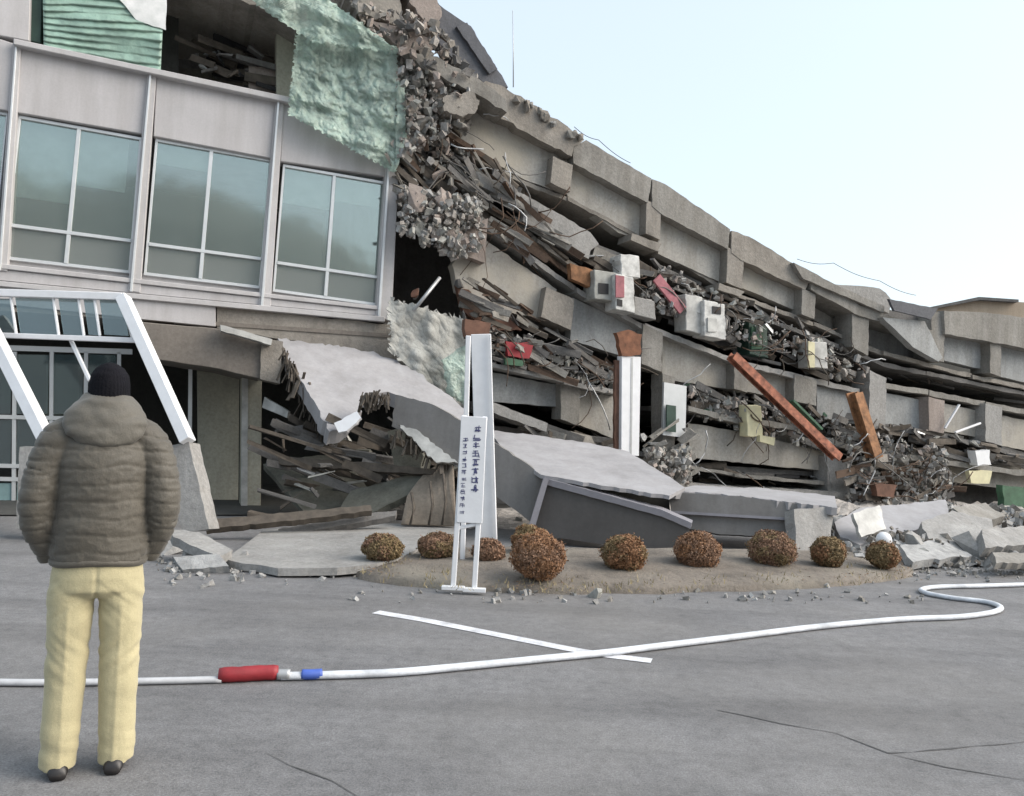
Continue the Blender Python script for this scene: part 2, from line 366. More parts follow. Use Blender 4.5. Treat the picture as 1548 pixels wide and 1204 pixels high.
def ribbon(name, pix, wid, z, m, parent=None, jit=0, kind=None):
    pts = [G(x, y) for x, y in pix]; q = []
    for a_, b_ in zip(pts, pts[1:]):
        k = max(1, int((b_-a_).length/.12))
        for j in range(k): q.append(a_.lerp(b_, j/k))
    q.append(pts[-1]); bm = bmesh.new(); L, Rr = [], []
    for i, c in enumerate(q):
        d = (q[min(i+1, len(q)-1)]-q[max(i-1, 0)]).normalized(); s = Vector((-d.y, d.x, 0)); ww = wid*random.uniform(1-jit, 1+jit)/2
        off = s*random.uniform(-jit, jit)*wid*1.2
        L.append(bm.verts.new((c+s*ww+off).to_2d().to_3d()+Vector((0, 0, z)))); Rr.append(bm.verts.new((c-s*ww+off).to_2d().to_3d()+Vector((0, 0, z))))
    for i in range(len(q)-1): bm.faces.new((L[i], L[i+1], Rr[i+1], Rr[i]))
    return link(name, frombm(bm, name), m, parent, kind=kind)
ribbon('painted_line', [(568, 926), (640, 938), (760, 962), (860, 982), (912, 991), (985, 1000)], .11, .004, 'paint', kind='structure')
for pix in ([(1085, 1074), (1180, 1095), (1262, 1108), (1345, 1140)], [(1345, 1140), (1440, 1132), (1600, 1118)], [(1345, 1140), (1430, 1160), (1600, 1190)], [(405, 1140), (440, 1158), (500, 1182), (540, 1204)]):
    ribbon('crack', pix, .008, .003, 'crack', ground, .85)
# planting bed: a low tapering mound of dry soil
M['soil'] = rough_mat('dry_soil', (.185, .162, .138), .45, 3, .9, 0, .95, 30, tint=(.23, .21, .175))
edge = [(515, 862), (545, 850), (640, 838), (760, 836), (900, 838), (1100, 838), (1290, 840), (1372, 850), (1385, 872), (1300, 885), (1180, 893), (1000, 898), (820, 898), (700, 895), (600, 886), (540, 876)]
bm = bmesh.new(); E = [G(*e) for e in edge]; c = sum(E, Vector())/len(E)
N = 5; rings = []
dense = []
for i, a_ in enumerate(E):
    b_ = E[(i+1) % len(E)]
    for j in range(6): dense.append(a_.lerp(b_, j/6) + Vector((random.gauss(0, .02), random.gauss(0, .02), 0)))
for k, (s, z) in enumerate(((1, -.03), (.985, .05), (.95, .075), (.8, .10), (.5, .14), (.2, .16))):
    ring = []
    for pnt in dense:
        q = c + (pnt-c)*s; q.z = z + (noise.noise(q*3)*.025 if k > 1 else noise.noise(q*5)*.01); ring.append(bm.verts.new(q))
    rings.append(ring)
for a_, b_ in zip(rings, rings[1:]):
    for i in range(len(a_)): bm.faces.new((a_[i], a_[(i+1) % len(a_)], b_[(i+1) % len(a_)], b_[i]))
bm.faces.new(rings[-1])
link('planting_bed', frombm(bm, 'planting_bed'), 'soil', smooth=True, kind='structure')
M['straw'] = plain('dry_grass', (.30, .25, .14), .9, 0, .4, 3)
bm = bmesh.new()
for _ in range(1300):
    x, y = randin(edge)
    if noise.noise(Vector((x*.02, y*.05, 3))) < -.05: continue
    q = G(x, y, .09); h = random.uniform(.02, .07); d = Vector((random.gauss(0, .5), random.gauss(0, .5), 1)).normalized()*h
    s = Vector((random.gauss(0, 1), random.gauss(0, 1), 0)).normalized()*.006
    bm.faces.new([bm.verts.new(v) for v in (q-s, q+s, q+d)])
link('dry_grass', frombm(bm, 'dry_grass'), 'straw', kind='stuff')

# wooded hills and low roofs behind the photographer: what the windows mirror
M['hill'] = rough_mat('hazy_winter_woods', (.30, .31, .30), .3, .05, .3, 0, .95, 1.2)  # woods paled in colour to stand for distant haze
bm = bmesh.new(); rows = []
for i in range(141):
    x = -700+i*10; h = 41+14*noise.noise(Vector((x*.009, 1, 0)))+6*noise.noise(Vector((x*.04, 4, 0)))+2.5*noise.noise(Vector((x*.15, 4, 0)))
    rows.append([bm.verts.new((x, -110, -1)), bm.verts.new((x, -128, h*.55)), bm.verts.new((x, -150, h)), bm.verts.new((x, -210, h*.8)), bm.verts.new((x, -290, -1))])
for a_, b_ in zip(rows, rows[1:]):
    for j in range(4): bm.faces.new((a_[j], b_[j], b_[j+1], a_[j+1]))
link('hills', frombm(bm, 'hills'), 'hill', smooth=True, kind='structure')
# floor inside both wings, coloured dark in place of shade
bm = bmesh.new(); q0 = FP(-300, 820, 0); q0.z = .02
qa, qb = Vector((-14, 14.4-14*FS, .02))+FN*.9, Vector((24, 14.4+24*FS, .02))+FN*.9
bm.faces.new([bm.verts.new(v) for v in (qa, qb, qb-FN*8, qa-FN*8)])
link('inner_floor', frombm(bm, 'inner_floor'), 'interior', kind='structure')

# ================================================================== UPRIGHT WING (left)
WL = thing('office_building', 'grey office block wing with large windows still standing beside the collapsed part', 'building', FP(300, 800))
# spandrel panels over the windows, each bay its own
fac('wall_panel', [(-90, 30), (22, 66), (14, 168), (-95, 150)], 0, .3, 'facade', WL, 0, .01)
fac('wall_panel', [(29, 68), (225, 108), (216, 203), (24, 170)], 0, .3, 'facade', WL, 0, .01)
fac('wall_panel', [(237, 110), (418, 148), (412, 240), (232, 206)], 0, .3, 'facade', WL, 0, .01)
fac('wall_panel', [(428, 150), (600, 186), (592, 268), (424, 244)], 0, .3, 'facade', WL, 0, .01)
# pilasters, each a pair of fins
for x0, y0, x1, y1, ww in ((21, 64, -6, 408, 11), (224, 107, 193, 440, 13), (418, 147, 391, 462, 12), (589, 180, 568, 482, 18)):
    fac('pilaster', [(x0-1, y0), (x0+ww, y0+3), (x1+ww+6, y1+3), (x1, y1)], .045, .37, 'facade_trim', WL, 0, .01)
    fac('pilaster_fin', [(x0+2, y0+2), (x0+5, y0+3), (x1+7, y1+1), (x1+3, y1+1)], .085, .05, 'alu', WL, 0, .004)
# parapet coping
fac('coping', [(20, 58), (430, 145), (602, 181), (602, 190), (430, 154), (20, 67)], .14, .5, 'facade_trim', WL, 0, .01)
# windows
W3 = [((28, 174), (215, 208), (198, 414), (4, 392), .76, .49), ((235, 209), (412, 241), (395, 437), (217, 416), .77, .48), ((428, 248), (584, 275), (572, 463), (412, 441), .77, .5),
      ((-110, 152), (12, 170), (-10, 392), (-130, 376), .76, .5)]
def lerp2(a, b, t): return (a[0]+(b[0]-a[0])*t, a[1]+(b[1]-a[1])*t)
for wi, (tl, tr, br, bl, tt, mm) in enumerate(W3):
    def Q(u, v): return lerp2(lerp2(tl, tr, u), lerp2(bl, br, u), v)
    wl = fac('window', [Q(0, 0), Q(1, 0), Q(1, .022), Q(0, .022)], -.07, .1, 'alu', WL, 0, .004)        # head rail, carries the rest
    def piece(nm, u0, v0, u1, v1, o, t, m): return fac(nm, [Q(u0, v0), Q(u1, v0), Q(u1, v1), Q(u0, v1)], o, t, m, wl, 0, .004 if nm != 'pane' else 0)
    piece('frame', 0, .022, .022, 1, -.07, .1, 'alu'); piece('frame', .978, .022, 1, 1, -.07, .1, 'alu')
    piece('frame', .022, .978, .978, 1, -.07, .1, 'alu')
    piece('mullion', mm-.016, .022, mm+.016, .978, -.06, .09, 'alu'); piece('transom', .022, tt-.012, .978, tt+.012, -.055, .08, 'alu')
    for (u0, u1) in ((.022, mm-.016), (mm+.016, .978)):
        piece('pane', u0, .022, u1, tt-.012, -.11, .012, 'glass'); piece('pane', u0, tt+.012, u1, .978, -.11, .012, 'glass_low')
    if wi == 0:
        piece('blind', .03, .03, mm-.02, .56, -.28, .01, 'blind'); piece('blind', mm+.02, .03, .9, .42, -.28, .01, 'blind')
    if wi == 1: piece('blind', .03, .03, mm, .18, -.28, .01, 'blind')
    if wi == 2: piece('blind', .03, .03, mm, .30, -.28, .01, 'blind'); piece('blind', mm+.02, .03, .95, .22, -.28, .01, 'blind')
# sill courses
fac('sill_board', [(-130, 372), (575, 456), (575, 470), (-130, 394)], -.13, .2, 'facade_trim', WL)
fac('sill', [(-130, 384), (575, 463), (575, 469), (-130, 392)], .06, .4, 'facade_trim', WL, 0, .008)
fac('wall_panel', [(-130, 393), (574, 470), (574, 478), (-130, 412)], .02, .3, 'facade', WL, 0, .005)
fac('sill', [(-130, 413), (582, 479), (582, 487), (-130, 421)], .09, .45, 'facade_trim', WL, 0, .008)
fac('wall_panel', [(-130, 422), (178, 447), (326, 463), (326, 494), (205, 482), (-130, 445)], .03, .3, 'facade', WL, 0, .006)
fac('wall_panel', [(328, 464), (600, 492), (640, 555), (622, 562), (560, 533), (420, 512), (328, 496)], -.02, .3, 'concrete_brown', WL, 1.2, 0, 14)
# floors, inner walls: what the dark openings look into
fac('floor_slab', [(-260, 432), (598, 494), (598, 505), (-260, 448)], -.35, 7, 'concrete_dark', WL)
fac('floor_slab', [(-260, 20), (245, 112), (600, 184), (600, 194), (245, 124), (-260, 32)], -.35, 7, 'concrete', WL)
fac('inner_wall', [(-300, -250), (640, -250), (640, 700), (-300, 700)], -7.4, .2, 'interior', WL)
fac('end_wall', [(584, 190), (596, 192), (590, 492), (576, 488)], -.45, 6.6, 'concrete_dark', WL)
# top storey: side wall, post, room in the dark
fac('wall_panel', [(-80, -60), (47, -60), (44, 62), (-80, 40)], .02, .3, 'facade', WL, 0, .01)
fac('wall_post', [(47, -60), (66, -60), (62, 66), (45, 62)], -.12, .2, 'green_dark', WL, 0, .01)
fac('ceiling_slab', [(-100, -120), (330, -100), (440, -20), (600, 66), (596, 88), (470, 50), (420, 20), (240, -40), (-100, -80)], .1, 6.5, 'concrete_brown', WL, 2)
fac('partition', [(418, 40), (448, 50), (446, 150), (418, 146)], -.6, .25, 'cream', WL)
fac('partition', [(376, 100), (420, 104), (420, 150), (376, 138)], -.8, .12, 'concrete_pink', WL)
fac('partition', [(240, -40), (270, -30), (270, 125), (240, 118)], -1.2, .12, 'interior', WL)
sticks('debris', [(285, 60), (410, 75), (410, 140), (290, 110)], 55, .55, .05, -2.2, -.5, ['slats', 'steel', 'white_dirty', 'concrete_dark', 'black'], -.15, .7)
# hanging green slat blinds
def slatfold(u, v, x, y): ph = (v*1.0+.06*u+.02*noise.noise(Vector((u*2, v*3, 4))))*12; return .07*(ph % 1.0)*(.6+.8*noise.noise(Vector((u*2, math.floor(ph)*.7, 2)))) + .10*noise.noise(Vector((u*2.5, v*2.5, 1)))
tag(sheet('slat_blind', [(64, -40), (250, -40), (243, 108), (66, 72)], -.05, 30, 110, slatfold, 'curtain', thick=.006), 'crumpled green slat blind hanging across the top storey opening', 'blind')
tag(fac('blind_board', [(160, -30), (252, -30), (251, 46), (205, 30)], .02, .015, M['blind'], None, 1), 'pale bluish sheet lying over the upper right of the green blind', 'sheet')
FOLD = [(random.Random(k).uniform(0, 3.14), random.Random(k+50).uniform(14, 60), random.Random(k+90).uniform(0, 9)) for k in range(9)]
def crump(u, v, x, y):
    n1 = noise.noise(Vector((x*.012, y*.012, 5)))*16; n2 = noise.noise(Vector((x*.012, y*.012, 15)))*16; h = 0
    for k, (an, wl, ph_) in enumerate(FOLD):
        an = .75+(an-1.57)*.55; t_ = ((x+n1)*math.sin(an)-(y+n2)*math.cos(an))/wl+ph_; f_ = t_-math.floor(t_); h += wl*.0011*abs(f_-.5)*(1+1.2*noise.noise(Vector((x*.02, y*.02, k*3))))
    return h*1.7 + .05*abs(noise.noise(Vector((x*.05+y*.03, y*.045-x*.02, 7)))) + .035*abs(noise.noise(Vector((x*.11, y*.10, 7)))) + .12*noise.noise(Vector((x*.011, y*.011, 2))) - .1
tag(sheet('plastic_sheet', [(448, 52), (600, 74), (598, 262), (436, 172)], .22, 110, 110, crump, 'net', smooth=False, thick=.003, edge=3), 'crumpled pale green plastic sheet hanging over the broken corner', 'plastic sheet')
tag(sheet('draped_sheet', [(335, -30), (470, -20), (610, 82), (470, 62)], .5, 80, 40, crump, 'net', smooth=False, thick=.003, edge=3), 'pale green torn sheet draped along the sagging ceiling edge', 'plastic sheet')
tag(sheet('ragged_strip', [(600, 120), (612, 128), (614, 215), (596, 262)], .25, 8, 30, crump, 'net', thick=.004, edge=2), 'narrow ragged green strip at the edge of the hanging plastic', 'plastic sheet')
# ground floor of the upright wing: set back under the overhang
fac('soffit_beam', [(196, 486), (330, 497), (400, 514), (398, 574), (330, 558), (215, 540)], .55, 1.6, 'soffit', WL, .6, .01, 20)
fac('beam_end', [(396, 513), (428, 517), (423, 580), (394, 573)], .62, .5, 'concrete_brown', WL, 1.5)
fac('soffit', [(-260, 446), (596, 505), (596, 511), (-260, 452)], 0, 2.6, 'soffit', WL)
fac('ledge', [(333, 491), (412, 513), (410, 522), (334, 500)], .85, .25, 'white_dirty', WL, .8)
fac('column', [(366, 560), (396, 566), (394, 800), (364, 800)], -.35, .4, 'cream', WL, 0, .012)
fac('column_strip', [(366, 560), (375, 562), (374, 800), (364, 800)], -.3, .05, 'white_dirty', WL)
fac('inner_wall', [(298, 560), (362, 566), (360, 780), (300, 780)], -1.2, .2, 'cream', WL)
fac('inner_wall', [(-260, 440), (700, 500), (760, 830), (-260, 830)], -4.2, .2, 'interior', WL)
sf = fac('shopfront', [(-60, 520), (200, 528), (200, 536), (-60, 528)], -.9, .1, 'alu', WL)
for x in (-30, 22, 78, 130, 180, 288): fac('mullion', [(x-3, 532), (x+3, 532), (x+1, 808), (x-5, 808)], -.9, .08, 'alu', sf)
for y in (626, 700, 720, 792): fac('rail', [(-60, y), (200, y+6), (200, y+12), (-60, y+6)], -.885, .05, 'alu', sf)
for x0, x1 in ((-60, -33), (-27, 18), (26, 74), (82, 126), (134, 176)):
    for y0, y1 in ((536, 626), (634, 702), (730, 794)): fac('pane', [(x0, y0), (x1, y0+1), (x1-2, y1), (x0-2, y1)], -.93, .012, 'glass_dark' if y0 < 700 else 'teal_glass', sf)
fac('base_course', [(-200, 800), (300, 806), (300, 830), (-200, 832)], -.6, .4, 'concrete_dark', WL)
fac('curtain', [(70, 545), (120, 545), (118, 700), (68, 700)], -1.4, .03, 'cream', WL)
fac('curtain', [(150, 560), (172, 560), (170, 690), (148, 690)], -1.4, .03, 'blind', WL)
# ================================================================== COLLAPSED WING
CB = thing('collapsed_building', 'collapsed grey concrete block with its storeys slumped into sloping layers', 'building', FP(1050, 790))
def poly_strip(top, th): return top + [(x, y+th) for x, y in reversed(top)]
# roof edge, bay by bay
fac('roof_beam', [(735, 122), (770, 137), (850, 186), (884, 212), (868, 222), (864, 236), (800, 202), (724, 160), (706, 138)], .2, .7, 'concrete_brown', CB, 2.2)
fac('roof_beam', [(867, 222), (886, 212), (985, 270), (980, 307), (867, 247)], .18, .7, 'concrete', CB, .7)
fac('roof_beam', [(986, 271), (1006, 279), (1082, 331), (1104, 347), (1100, 377), (997, 322), (986, 312)], .18, .7, 'concrete', CB, .7)
fac('roof_beam', [(1106, 349), (1132, 358), (1200, 399), (1228, 419), (1217, 439), (1120, 393), (1106, 382)], .18, .7, 'concrete_brown', CB, .9)
fac('roof_beam', [(1200, 397), (1262, 430), (1337, 463), (1337, 473), (1262, 442), (1215, 422)], .3, .7, 'concrete', CB, .9)
fac('roof_beam', [(1226, 424), (1300, 462), (1410, 500), (1410, 510), (1300, 478), (1226, 438)], .22, .7, 'concrete', CB, .8)
fac('roof_slab', poly_strip([(690, 128), (760, 165), (886, 228), (1000, 292), (1100, 355), (1215, 420), (1335, 466), (1430, 490), (1640, 500)], 14), -.2, 7, 'concrete_dark', CB)
# spandrel infill under the roof
fac('wall_panel', [(680, 158), (765, 180), (866, 232), (862, 296), (793, 272), (703, 222), (676, 190)], -.07, .25, 'infill', CB, .8)
fac('wall_panel', [(862, 236), (982, 300), (984, 370), (935, 352), (858, 296)], -.07, .25, 'infill', CB, .5)
fac('wall_panel', [(995, 315), (1102, 372), (1104, 434), (995, 384)], -.07, .25, 'infill', CB, .5)
fac('wall_panel', [(1119, 385), (1217, 430), (1229, 436), (1228, 480), (1119, 434)], -.07, .25, 'infill', CB, .5)
fac('wall_panel', [(1230, 438), (1290, 474), (1288, 514), (1230, 484)], -.45, .25, 'infill', CB, .5)
fac('wall_panel', [(1314, 478), (1420, 505), (1420, 546), (1335, 540), (1312, 520)], -.5, .25, 'infill_blue', CB, .5)
fac('wall_panel', [(1428, 500), (1498, 516), (1498, 562), (1427, 545)], -.07, .25, 'infill_blue', CB, .4)
fac('wall_panel', [(1513, 520), (1600, 538), (1600, 590), (1513, 570)], -.07, .25, 'infill_blue', CB, .4)
for c in ([(836, 236), (866, 250), (862, 290), (832, 276)], [(978, 303), (999, 313), (998, 363), (976, 353)], [(1100, 374), (1124, 386), (1122, 437), (1098, 427)], [(1213, 436), (1233, 446), (1231, 483), (1212, 475)],
          [(1288, 470), (1314, 480), (1312, 538), (1288, 524)], [(1408, 470), (1428, 474), (1427, 548), (1410, 543)], [(1497, 510), (1514, 514), (1513, 570), (1497, 564)]):
    fac('column', c, .17, .5, 'concrete_brown' if c[0][0] < 1200 else 'concrete', CB, .7)
for c in ([(956, 353), (1000, 369), (994, 380), (954, 363)], [(1088, 428), (1126, 441), (1118, 449), (1086, 438)]):
    fac('corbel', c, .22, .5, 'concrete_brown', CB, .9)
fac('roof_beam', [(1427, 470), (1500, 474), (1640, 492), (1640, 545), (1513, 520), (1429, 505)], .25, .6, 'concrete', CB, .8)
fac('fallen_slab', [(1334, 480), (1398, 486), (1425, 541), (1419, 547), (1380, 525)], .35, .18, 'infill_blue', CB, .6)
fac('roof_sheet', [(1344, 452), (1418, 467), (1407, 483), (1352, 470)], .5, .06, 'slate', CB, .8)
fac('roof_sheet', [(1260, 430), (1330, 436), (1346, 452), (1344, 474), (1300, 460)], .1, .3, 'concrete_pale', CB, 1.2)
# floor under the top storey: slab edge plus a second crushed layer
def slabs(top, th, o, m, cuts, t=7, rough=.9):       # split a sloping slab at broken joints
    def at(x):
        for (xa, ya), (xb, yb) in zip(top, top[1:]):
            if xa <= x <= xb: return ya+(yb-ya)*(x-xa)/(xb-xa)
        return top[-1][1]
    xs = [top[0][0]]+cuts+[top[-1][0]]
    for i, (a_, b_) in enumerate(zip(xs, xs[1:])):
        mid = [(x, y) for x, y in top if a_ < x < b_]; dy = random.uniform(-1.5, 1.5); ln = [(a_+.6, at(a_)+dy)]+[(x, y+dy) for x, y in mid]+[(b_-.6, at(b_)+dy)]
        fac('floor_slab', poly_strip(ln, th), o+random.uniform(-.08, .08), t, m, CB, rough)
slabs([(690, 220), (793, 273), (858, 297), (984, 366), (1104, 438), (1230, 486), (1335, 532), (1440, 560), (1640, 600)], 6, -.06, 'concrete_brown', [858, 984, 1104, 1230, 1335, 1470])
slabs([(660, 214), (720, 262), (800, 318), (905, 372), (985, 405), (1100, 458), (1220, 502), (1335, 548), (1640, 612)], 6, -.1, 'concrete_dark', [800, 985, 1220, 1400])
slabs([(650, 236), (720, 292), (800, 352), (880, 405)], 7, .05, 'concrete_brown', [740, 812], 3)
slabs([(640, 262), (700, 305), (760, 352), (810, 392)], 6, .1, 'concrete', [715], 2.5)
fac('wall_panel', [(716, 258), (793, 294), (892, 352), (906, 370), (892, 380), (793, 318), (716, 274)], .14, .3, 'concrete_pale', CB, 1.3)
fac('wall_panel', [(793, 316), (840, 334), (896, 372), (890, 392), (850, 372), (790, 334)], .2, .3, 'concrete_pale', CB, 1)
fac('wall_panel', [(900, 372), (975, 405), (972, 418), (896, 386)], .1, .3, 'concrete', CB, 1)
# second row down
slabs([(735, 338), (879, 438), (975, 490), (1110, 543), (1235, 573), (1300, 588)], 8, .14, 'concrete_pale', [872, 975, 1112, 1215])
slabs([(1318, 578), (1400, 590), (1482, 606), (1640, 636)], 8, .14, 'concrete', [1404, 1490])
fac('wall_panel', [(716, 350), (842, 438), (826, 484), (760, 470), (692, 440), (684, 400)], 0, .25, 'infill', CB, 1.4)
for c, m_ in (([(866, 450), (972, 502), (970, 548), (862, 514)], 'infill_blue'), ([(1001, 508), (1112, 552), (1112, 590), (1001, 573)], 'infill'), ([(1130, 556), (1202, 574), (1202, 608), (1130, 592)], 'infill'),
          ([(1235, 584), (1318, 600), (1316, 646), (1235, 630)], 'infill_blue'), ([(1338, 594), (1408, 608), (1406, 652), (1338, 642)], 'infill_blue'), ([(1426, 610), (1492, 624), (1490, 664), (1426, 652)], 'infill'), ([(1513, 628), (1640, 654), (1640, 700), (1513, 674)], 'infill')):
    fac('wall_panel', c, -.04, .25, m_, CB, .5)
for c, m_ in (([(826, 434), (868, 453), (863, 499), (818, 479)], 'concrete_brown'), ([(972, 490), (1002, 503), (1000, 562), (970, 550)], 'concrete'), ([(1110, 548), (1131, 554), (1130, 594), (1110, 588)], 'concrete'),
              ([(1201, 566), (1235, 576), (1234, 614), (1200, 606)], 'concrete'), ([(1315, 560), (1340, 572), (1338, 658), (1314, 650)], 'concrete_pale'), ([(1404, 600), (1428, 606), (1427, 656), (1404, 651)], 'concrete_pink'),
              ([(1490, 610), (1515, 616), (1514, 674), (1490, 668)], 'concrete_pale'), ([(676, 350), (738, 330), (733, 398), (692, 384)], 'concrete_pink')):
    fac('column', c, .22, .5, m_, CB, .8)
# third row down
slabs([(735, 548), (848, 572), (885, 580), (940, 590)], 7, .3, 'concrete_pale', [852])
slabs([(1040, 612), (1118, 632), (1200, 644), (1270, 668), (1340, 682), (1640, 724)], 8, .3, 'concrete', [1118, 1205, 1340, 1430])
slabs([(1335, 640), (1430, 656), (1540, 684), (1640, 700)], 6, .15, 'concrete_dark', [1440])
for c, m_, o_ in (([(737, 562), (850, 584), (848, 616), (737, 606)], 'infill_blue', -.1), ([(874, 590), (935, 602), (930, 664), (874, 642)], 'infill', -.1), ([(1040, 640), (1130, 654), (1268, 690), (1264, 714), (1043, 692)], 'infill', .05),
              ([(1130, 640), (1205, 652), (1266, 690), (1130, 668)], 'infill', -.1), ([(1338, 668), (1430, 684), (1430, 748), (1338, 738)], 'concrete_brown', 0), ([(1428, 676), (1640, 716), (1640, 752), (1426, 728)], 'infill', 0)):
    fac('wall_panel', c, o_, .25, m_, CB, .8)
fac('ledge', [(738, 606), (828, 640), (826, 653), (738, 622)], .5, 1.2, 'concrete_pale', CB, .9)
fac('column', [(848, 578), (877, 585), (875, 644), (848, 634)], .12, .4, 'concrete', CB, .8)
fac('column', [(1002, 565), (1020, 570), (1020, 690), (1002, 688)], .2, .4, 'concrete', CB, .8)
fac('column', [(1250, 690), (1285, 700), (1284, 770), (1252, 766)], .3, .4, 'concrete_pale', CB, 1)
# ground floor, crushed
slabs([(735, 640), (830, 655), (930, 672), (1040, 700), (1250, 714)], 7, -.1, 'concrete_dark', [830, 940])
slabs([(1020, 700), (1120, 716), (1260, 728)], 5, .25, 'concrete', [1110], 3)
slabs([(1020, 728), (1140, 738), (1270, 744)], 7, .4, 'concrete_pale', [1130], 3)
fac('base_wall', [(700, 690), (1640, 735), (1640, 830), (700, 830)], -.8, .3, 'concrete_dark', CB)
fac('sky_block_wall', [(560, 60), (700, 130), (900, 260), (1120, 400), (1340, 500), (1760, 540), (1760, 760), (560, 760)], -7.2, .2, 'interior', CB)  # unseen wall added to keep sky light out of the gaps
# shattered top corner where the two wings parted
fac('broken_beam', [(515, -40), (612, -40), (604, 2), (606, 30), (600, 38), (540, 18)], .3, .8, 'concrete_brown', CB, 3, 0, 6)
fac('broken_beam', [(610, -40), (645, -40), (668, 18), (660, 44), (640, 30), (622, 8)], .35, .5, 'concrete_pink', CB, 2, 0, 6)
fac('inner_wall', [(585, -30), (655, -30), (662, 70), (590, 70)], -1.0, .2, 'concrete_dark', CB)  # dark backing so the broken hole shows as shade
fac('broken_beam', [(560, 30), (612, 44), (660, 62), (652, 80), (600, 72)], .45, .5, 'concrete_pink', CB, 2)
fac('broken_beam', [(612, 76), (660, 86), (722, 118), (764, 150), (766, 170), (716, 140), (640, 104)], .55, .6, 'concrete', CB, 2)
fac('broken_beam', [(640, 112), (700, 128), (726, 150), (700, 186), (668, 176)], .35, .5, 'concrete_brown', CB, 2.5)
fac('roof_sheet', [(640, -40), (664, 8), (700, 33), (712, 40), (768, 132), (738, 130), (690, 92), (656, 58), (664, 30)], .15, .3, 'slate', CB, 1.2)
fac('roof_sheet', [(690, 40), (706, 34), (752, 104), (740, 112)], .22, .12, 'slate', CB, .8)
# dark backing sheet for the shaded voids behind the shattered corner
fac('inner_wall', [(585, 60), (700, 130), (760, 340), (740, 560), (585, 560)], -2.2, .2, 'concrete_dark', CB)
# ================================================================== RUBBLE FACE BETWEEN THE WINGS
def lump(u, v, x, y):
    q = Vector((x*.02, y*.02, 7)); return .35*noise.noise(q) + .28*noise.noise(q*2.3) + .2*noise.noise(q*5)
def heap(name, c4, o, nu, nv, m): 
    ob = sheet(name, c4, o, nu, nv, lump, m, smooth=False, edge=5); ob['kind'] = 'stuff'; return ob
heap('rubble', [(604, 82), (690, 108), (716, 200), (604, 240)], .0, 30, 40, 'rubble')
heap('rubble', [(603, 288), (728, 300), (730, 372), (603, 350)], .1, 40, 26, 'rubble')
heap('rubble', [(590, 226), (690, 200), (740, 300), (592, 292)], -.45, 34, 26, 'concrete_dark')
def scat(poly, n, s0, s1, o0, o1, mats, label, group, name='concrete_chunk', cat='rubble chunk'):
    for _ in range(n):
        x, y = randin(poly); t_ = random.random(); sz = 'small' if t_ < .4 else ('medium' if t_ < .75 else 'large')
        chunk(FP(x, y, random.uniform(o0, o1)), s0+(s1-s0)*t_**1.3, random.choice(mats), label, group, name, cat, sz)
RM = ['rubble', 'concrete_pink', 'concrete_brown', 'concrete_pale', 'concrete']
scat([(605, 90), (650, 90), (730, 150), (700, 195), (610, 235)], 36, .14, .46, -.2, .45, RM, 'jagged {} lump high in the break beside the green plastic sheet', 'rubble lumps high in the break')
scat([(605, 235), (690, 205), (740, 300), (700, 330), (605, 290)], 20, .1, .34, -.5, .2, RM+['concrete_dark'], 'jagged {} lump among the dark splintered layers in the break', 'rubble lumps among the dark layers')
scat([(608, 288), (660, 300), (735, 320), (725, 380), (690, 395), (608, 345)], 32, .12, .46, 0, .5, ['rubble', 'rubble_pale', 'concrete_pale', 'concrete_pink', 'plaster'], 'broken {} lump in the heap beside the last standing window', 'rubble lumps beside the standing window')
for pg, n_, o_ in (([(606, 88), (690, 105), (725, 150), (690, 195), (606, 240)], 620, .28), ([(604, 286), (728, 300), (728, 372), (690, 392), (604, 352)], 620, .35), ([(600, 235), (690, 200), (745, 300), (600, 292)], 420, -.2), ([(1000, 400), (1310, 545), (1310, 575), (960, 460)], 380, .1), ([(1280, 650), (1430, 675), (1440, 760), (1280, 765)], 420, .5), ([(720, 480), (935, 560), (935, 600), (740, 550)], 300, 0), ([(1040, 585), (1300, 640), (1260, 690), (1040, 630)], 300, .1), ([(975, 680), (1045, 680), (1045, 745), (990, 715)], 200, .7)):
    bits('crumbs', [FP(*randin(pg), o_+random.gauss(0, .14)) for _ in range(int(n_*1.5))], .062, ['rubble', 'rubble', 'concrete_pale', 'concrete_pink', 'concrete', 'plaster', 'rubble_pale'], .55, .15)
bits('crumbs', [FP(*randin([(530, 0), (660, 30), (720, 120), (640, 110), (540, 40)]), .5+random.gauss(0, .15)) for _ in range(260)], .08, ['rubble', 'concrete_pink', 'concrete_brown', 'concrete_dark'], .55, .15)
for k in range(12):
    x = random.uniform(775, 880); y = 140+(x-775)*.66+random.uniform(-2, 8); chunk(FP(x, y, .25), random.uniform(.1, .26), random.choice(['concrete_brown', 'concrete', 'concrete_pale']), 'broken {} lump lying along the crumbled upper roof edge', 'lumps on the crumbled roof edge')
tag(fac('beam_stub', [(670, 148), (712, 138), (724, 152), (718, 172), (696, 176), (672, 168)], .6, .3, 'concrete_brown', None, 2.5, 0, 5), 'pale stub of a broken beam sticking out high in the break', 'beam stub')
sticks('debris', [(600, 215), (680, 190), (800, 300), (860, 380), (800, 400), (700, 320), (605, 290)], 170, .8, .045, -.6, .35, ['slats', 'concrete_dark', 'rebar', 'concrete', 'concrete_pink'], -.62, .35)
sticks('debris', [(700, 400), (830, 490), (935, 560), (935, 600), (850, 575), (740, 550), (720, 480)], 120, .7, .045, -.5, .4, ['slats', 'concrete_dark', 'rebar', 'concrete', 'plaster'], -.35, .5)
sticks('debris', [(890, 385), (1000, 400), (1110, 450), (1220, 490), (1310, 540), (1310, 580), (1200, 560), (1100, 530), (960, 470)], 190, .7, .05, -.8, .25, ['slats', 'concrete_dark', 'steel', 'plaster', 'brown', 'green_dark', 'white_dirty'], -.3, .6)
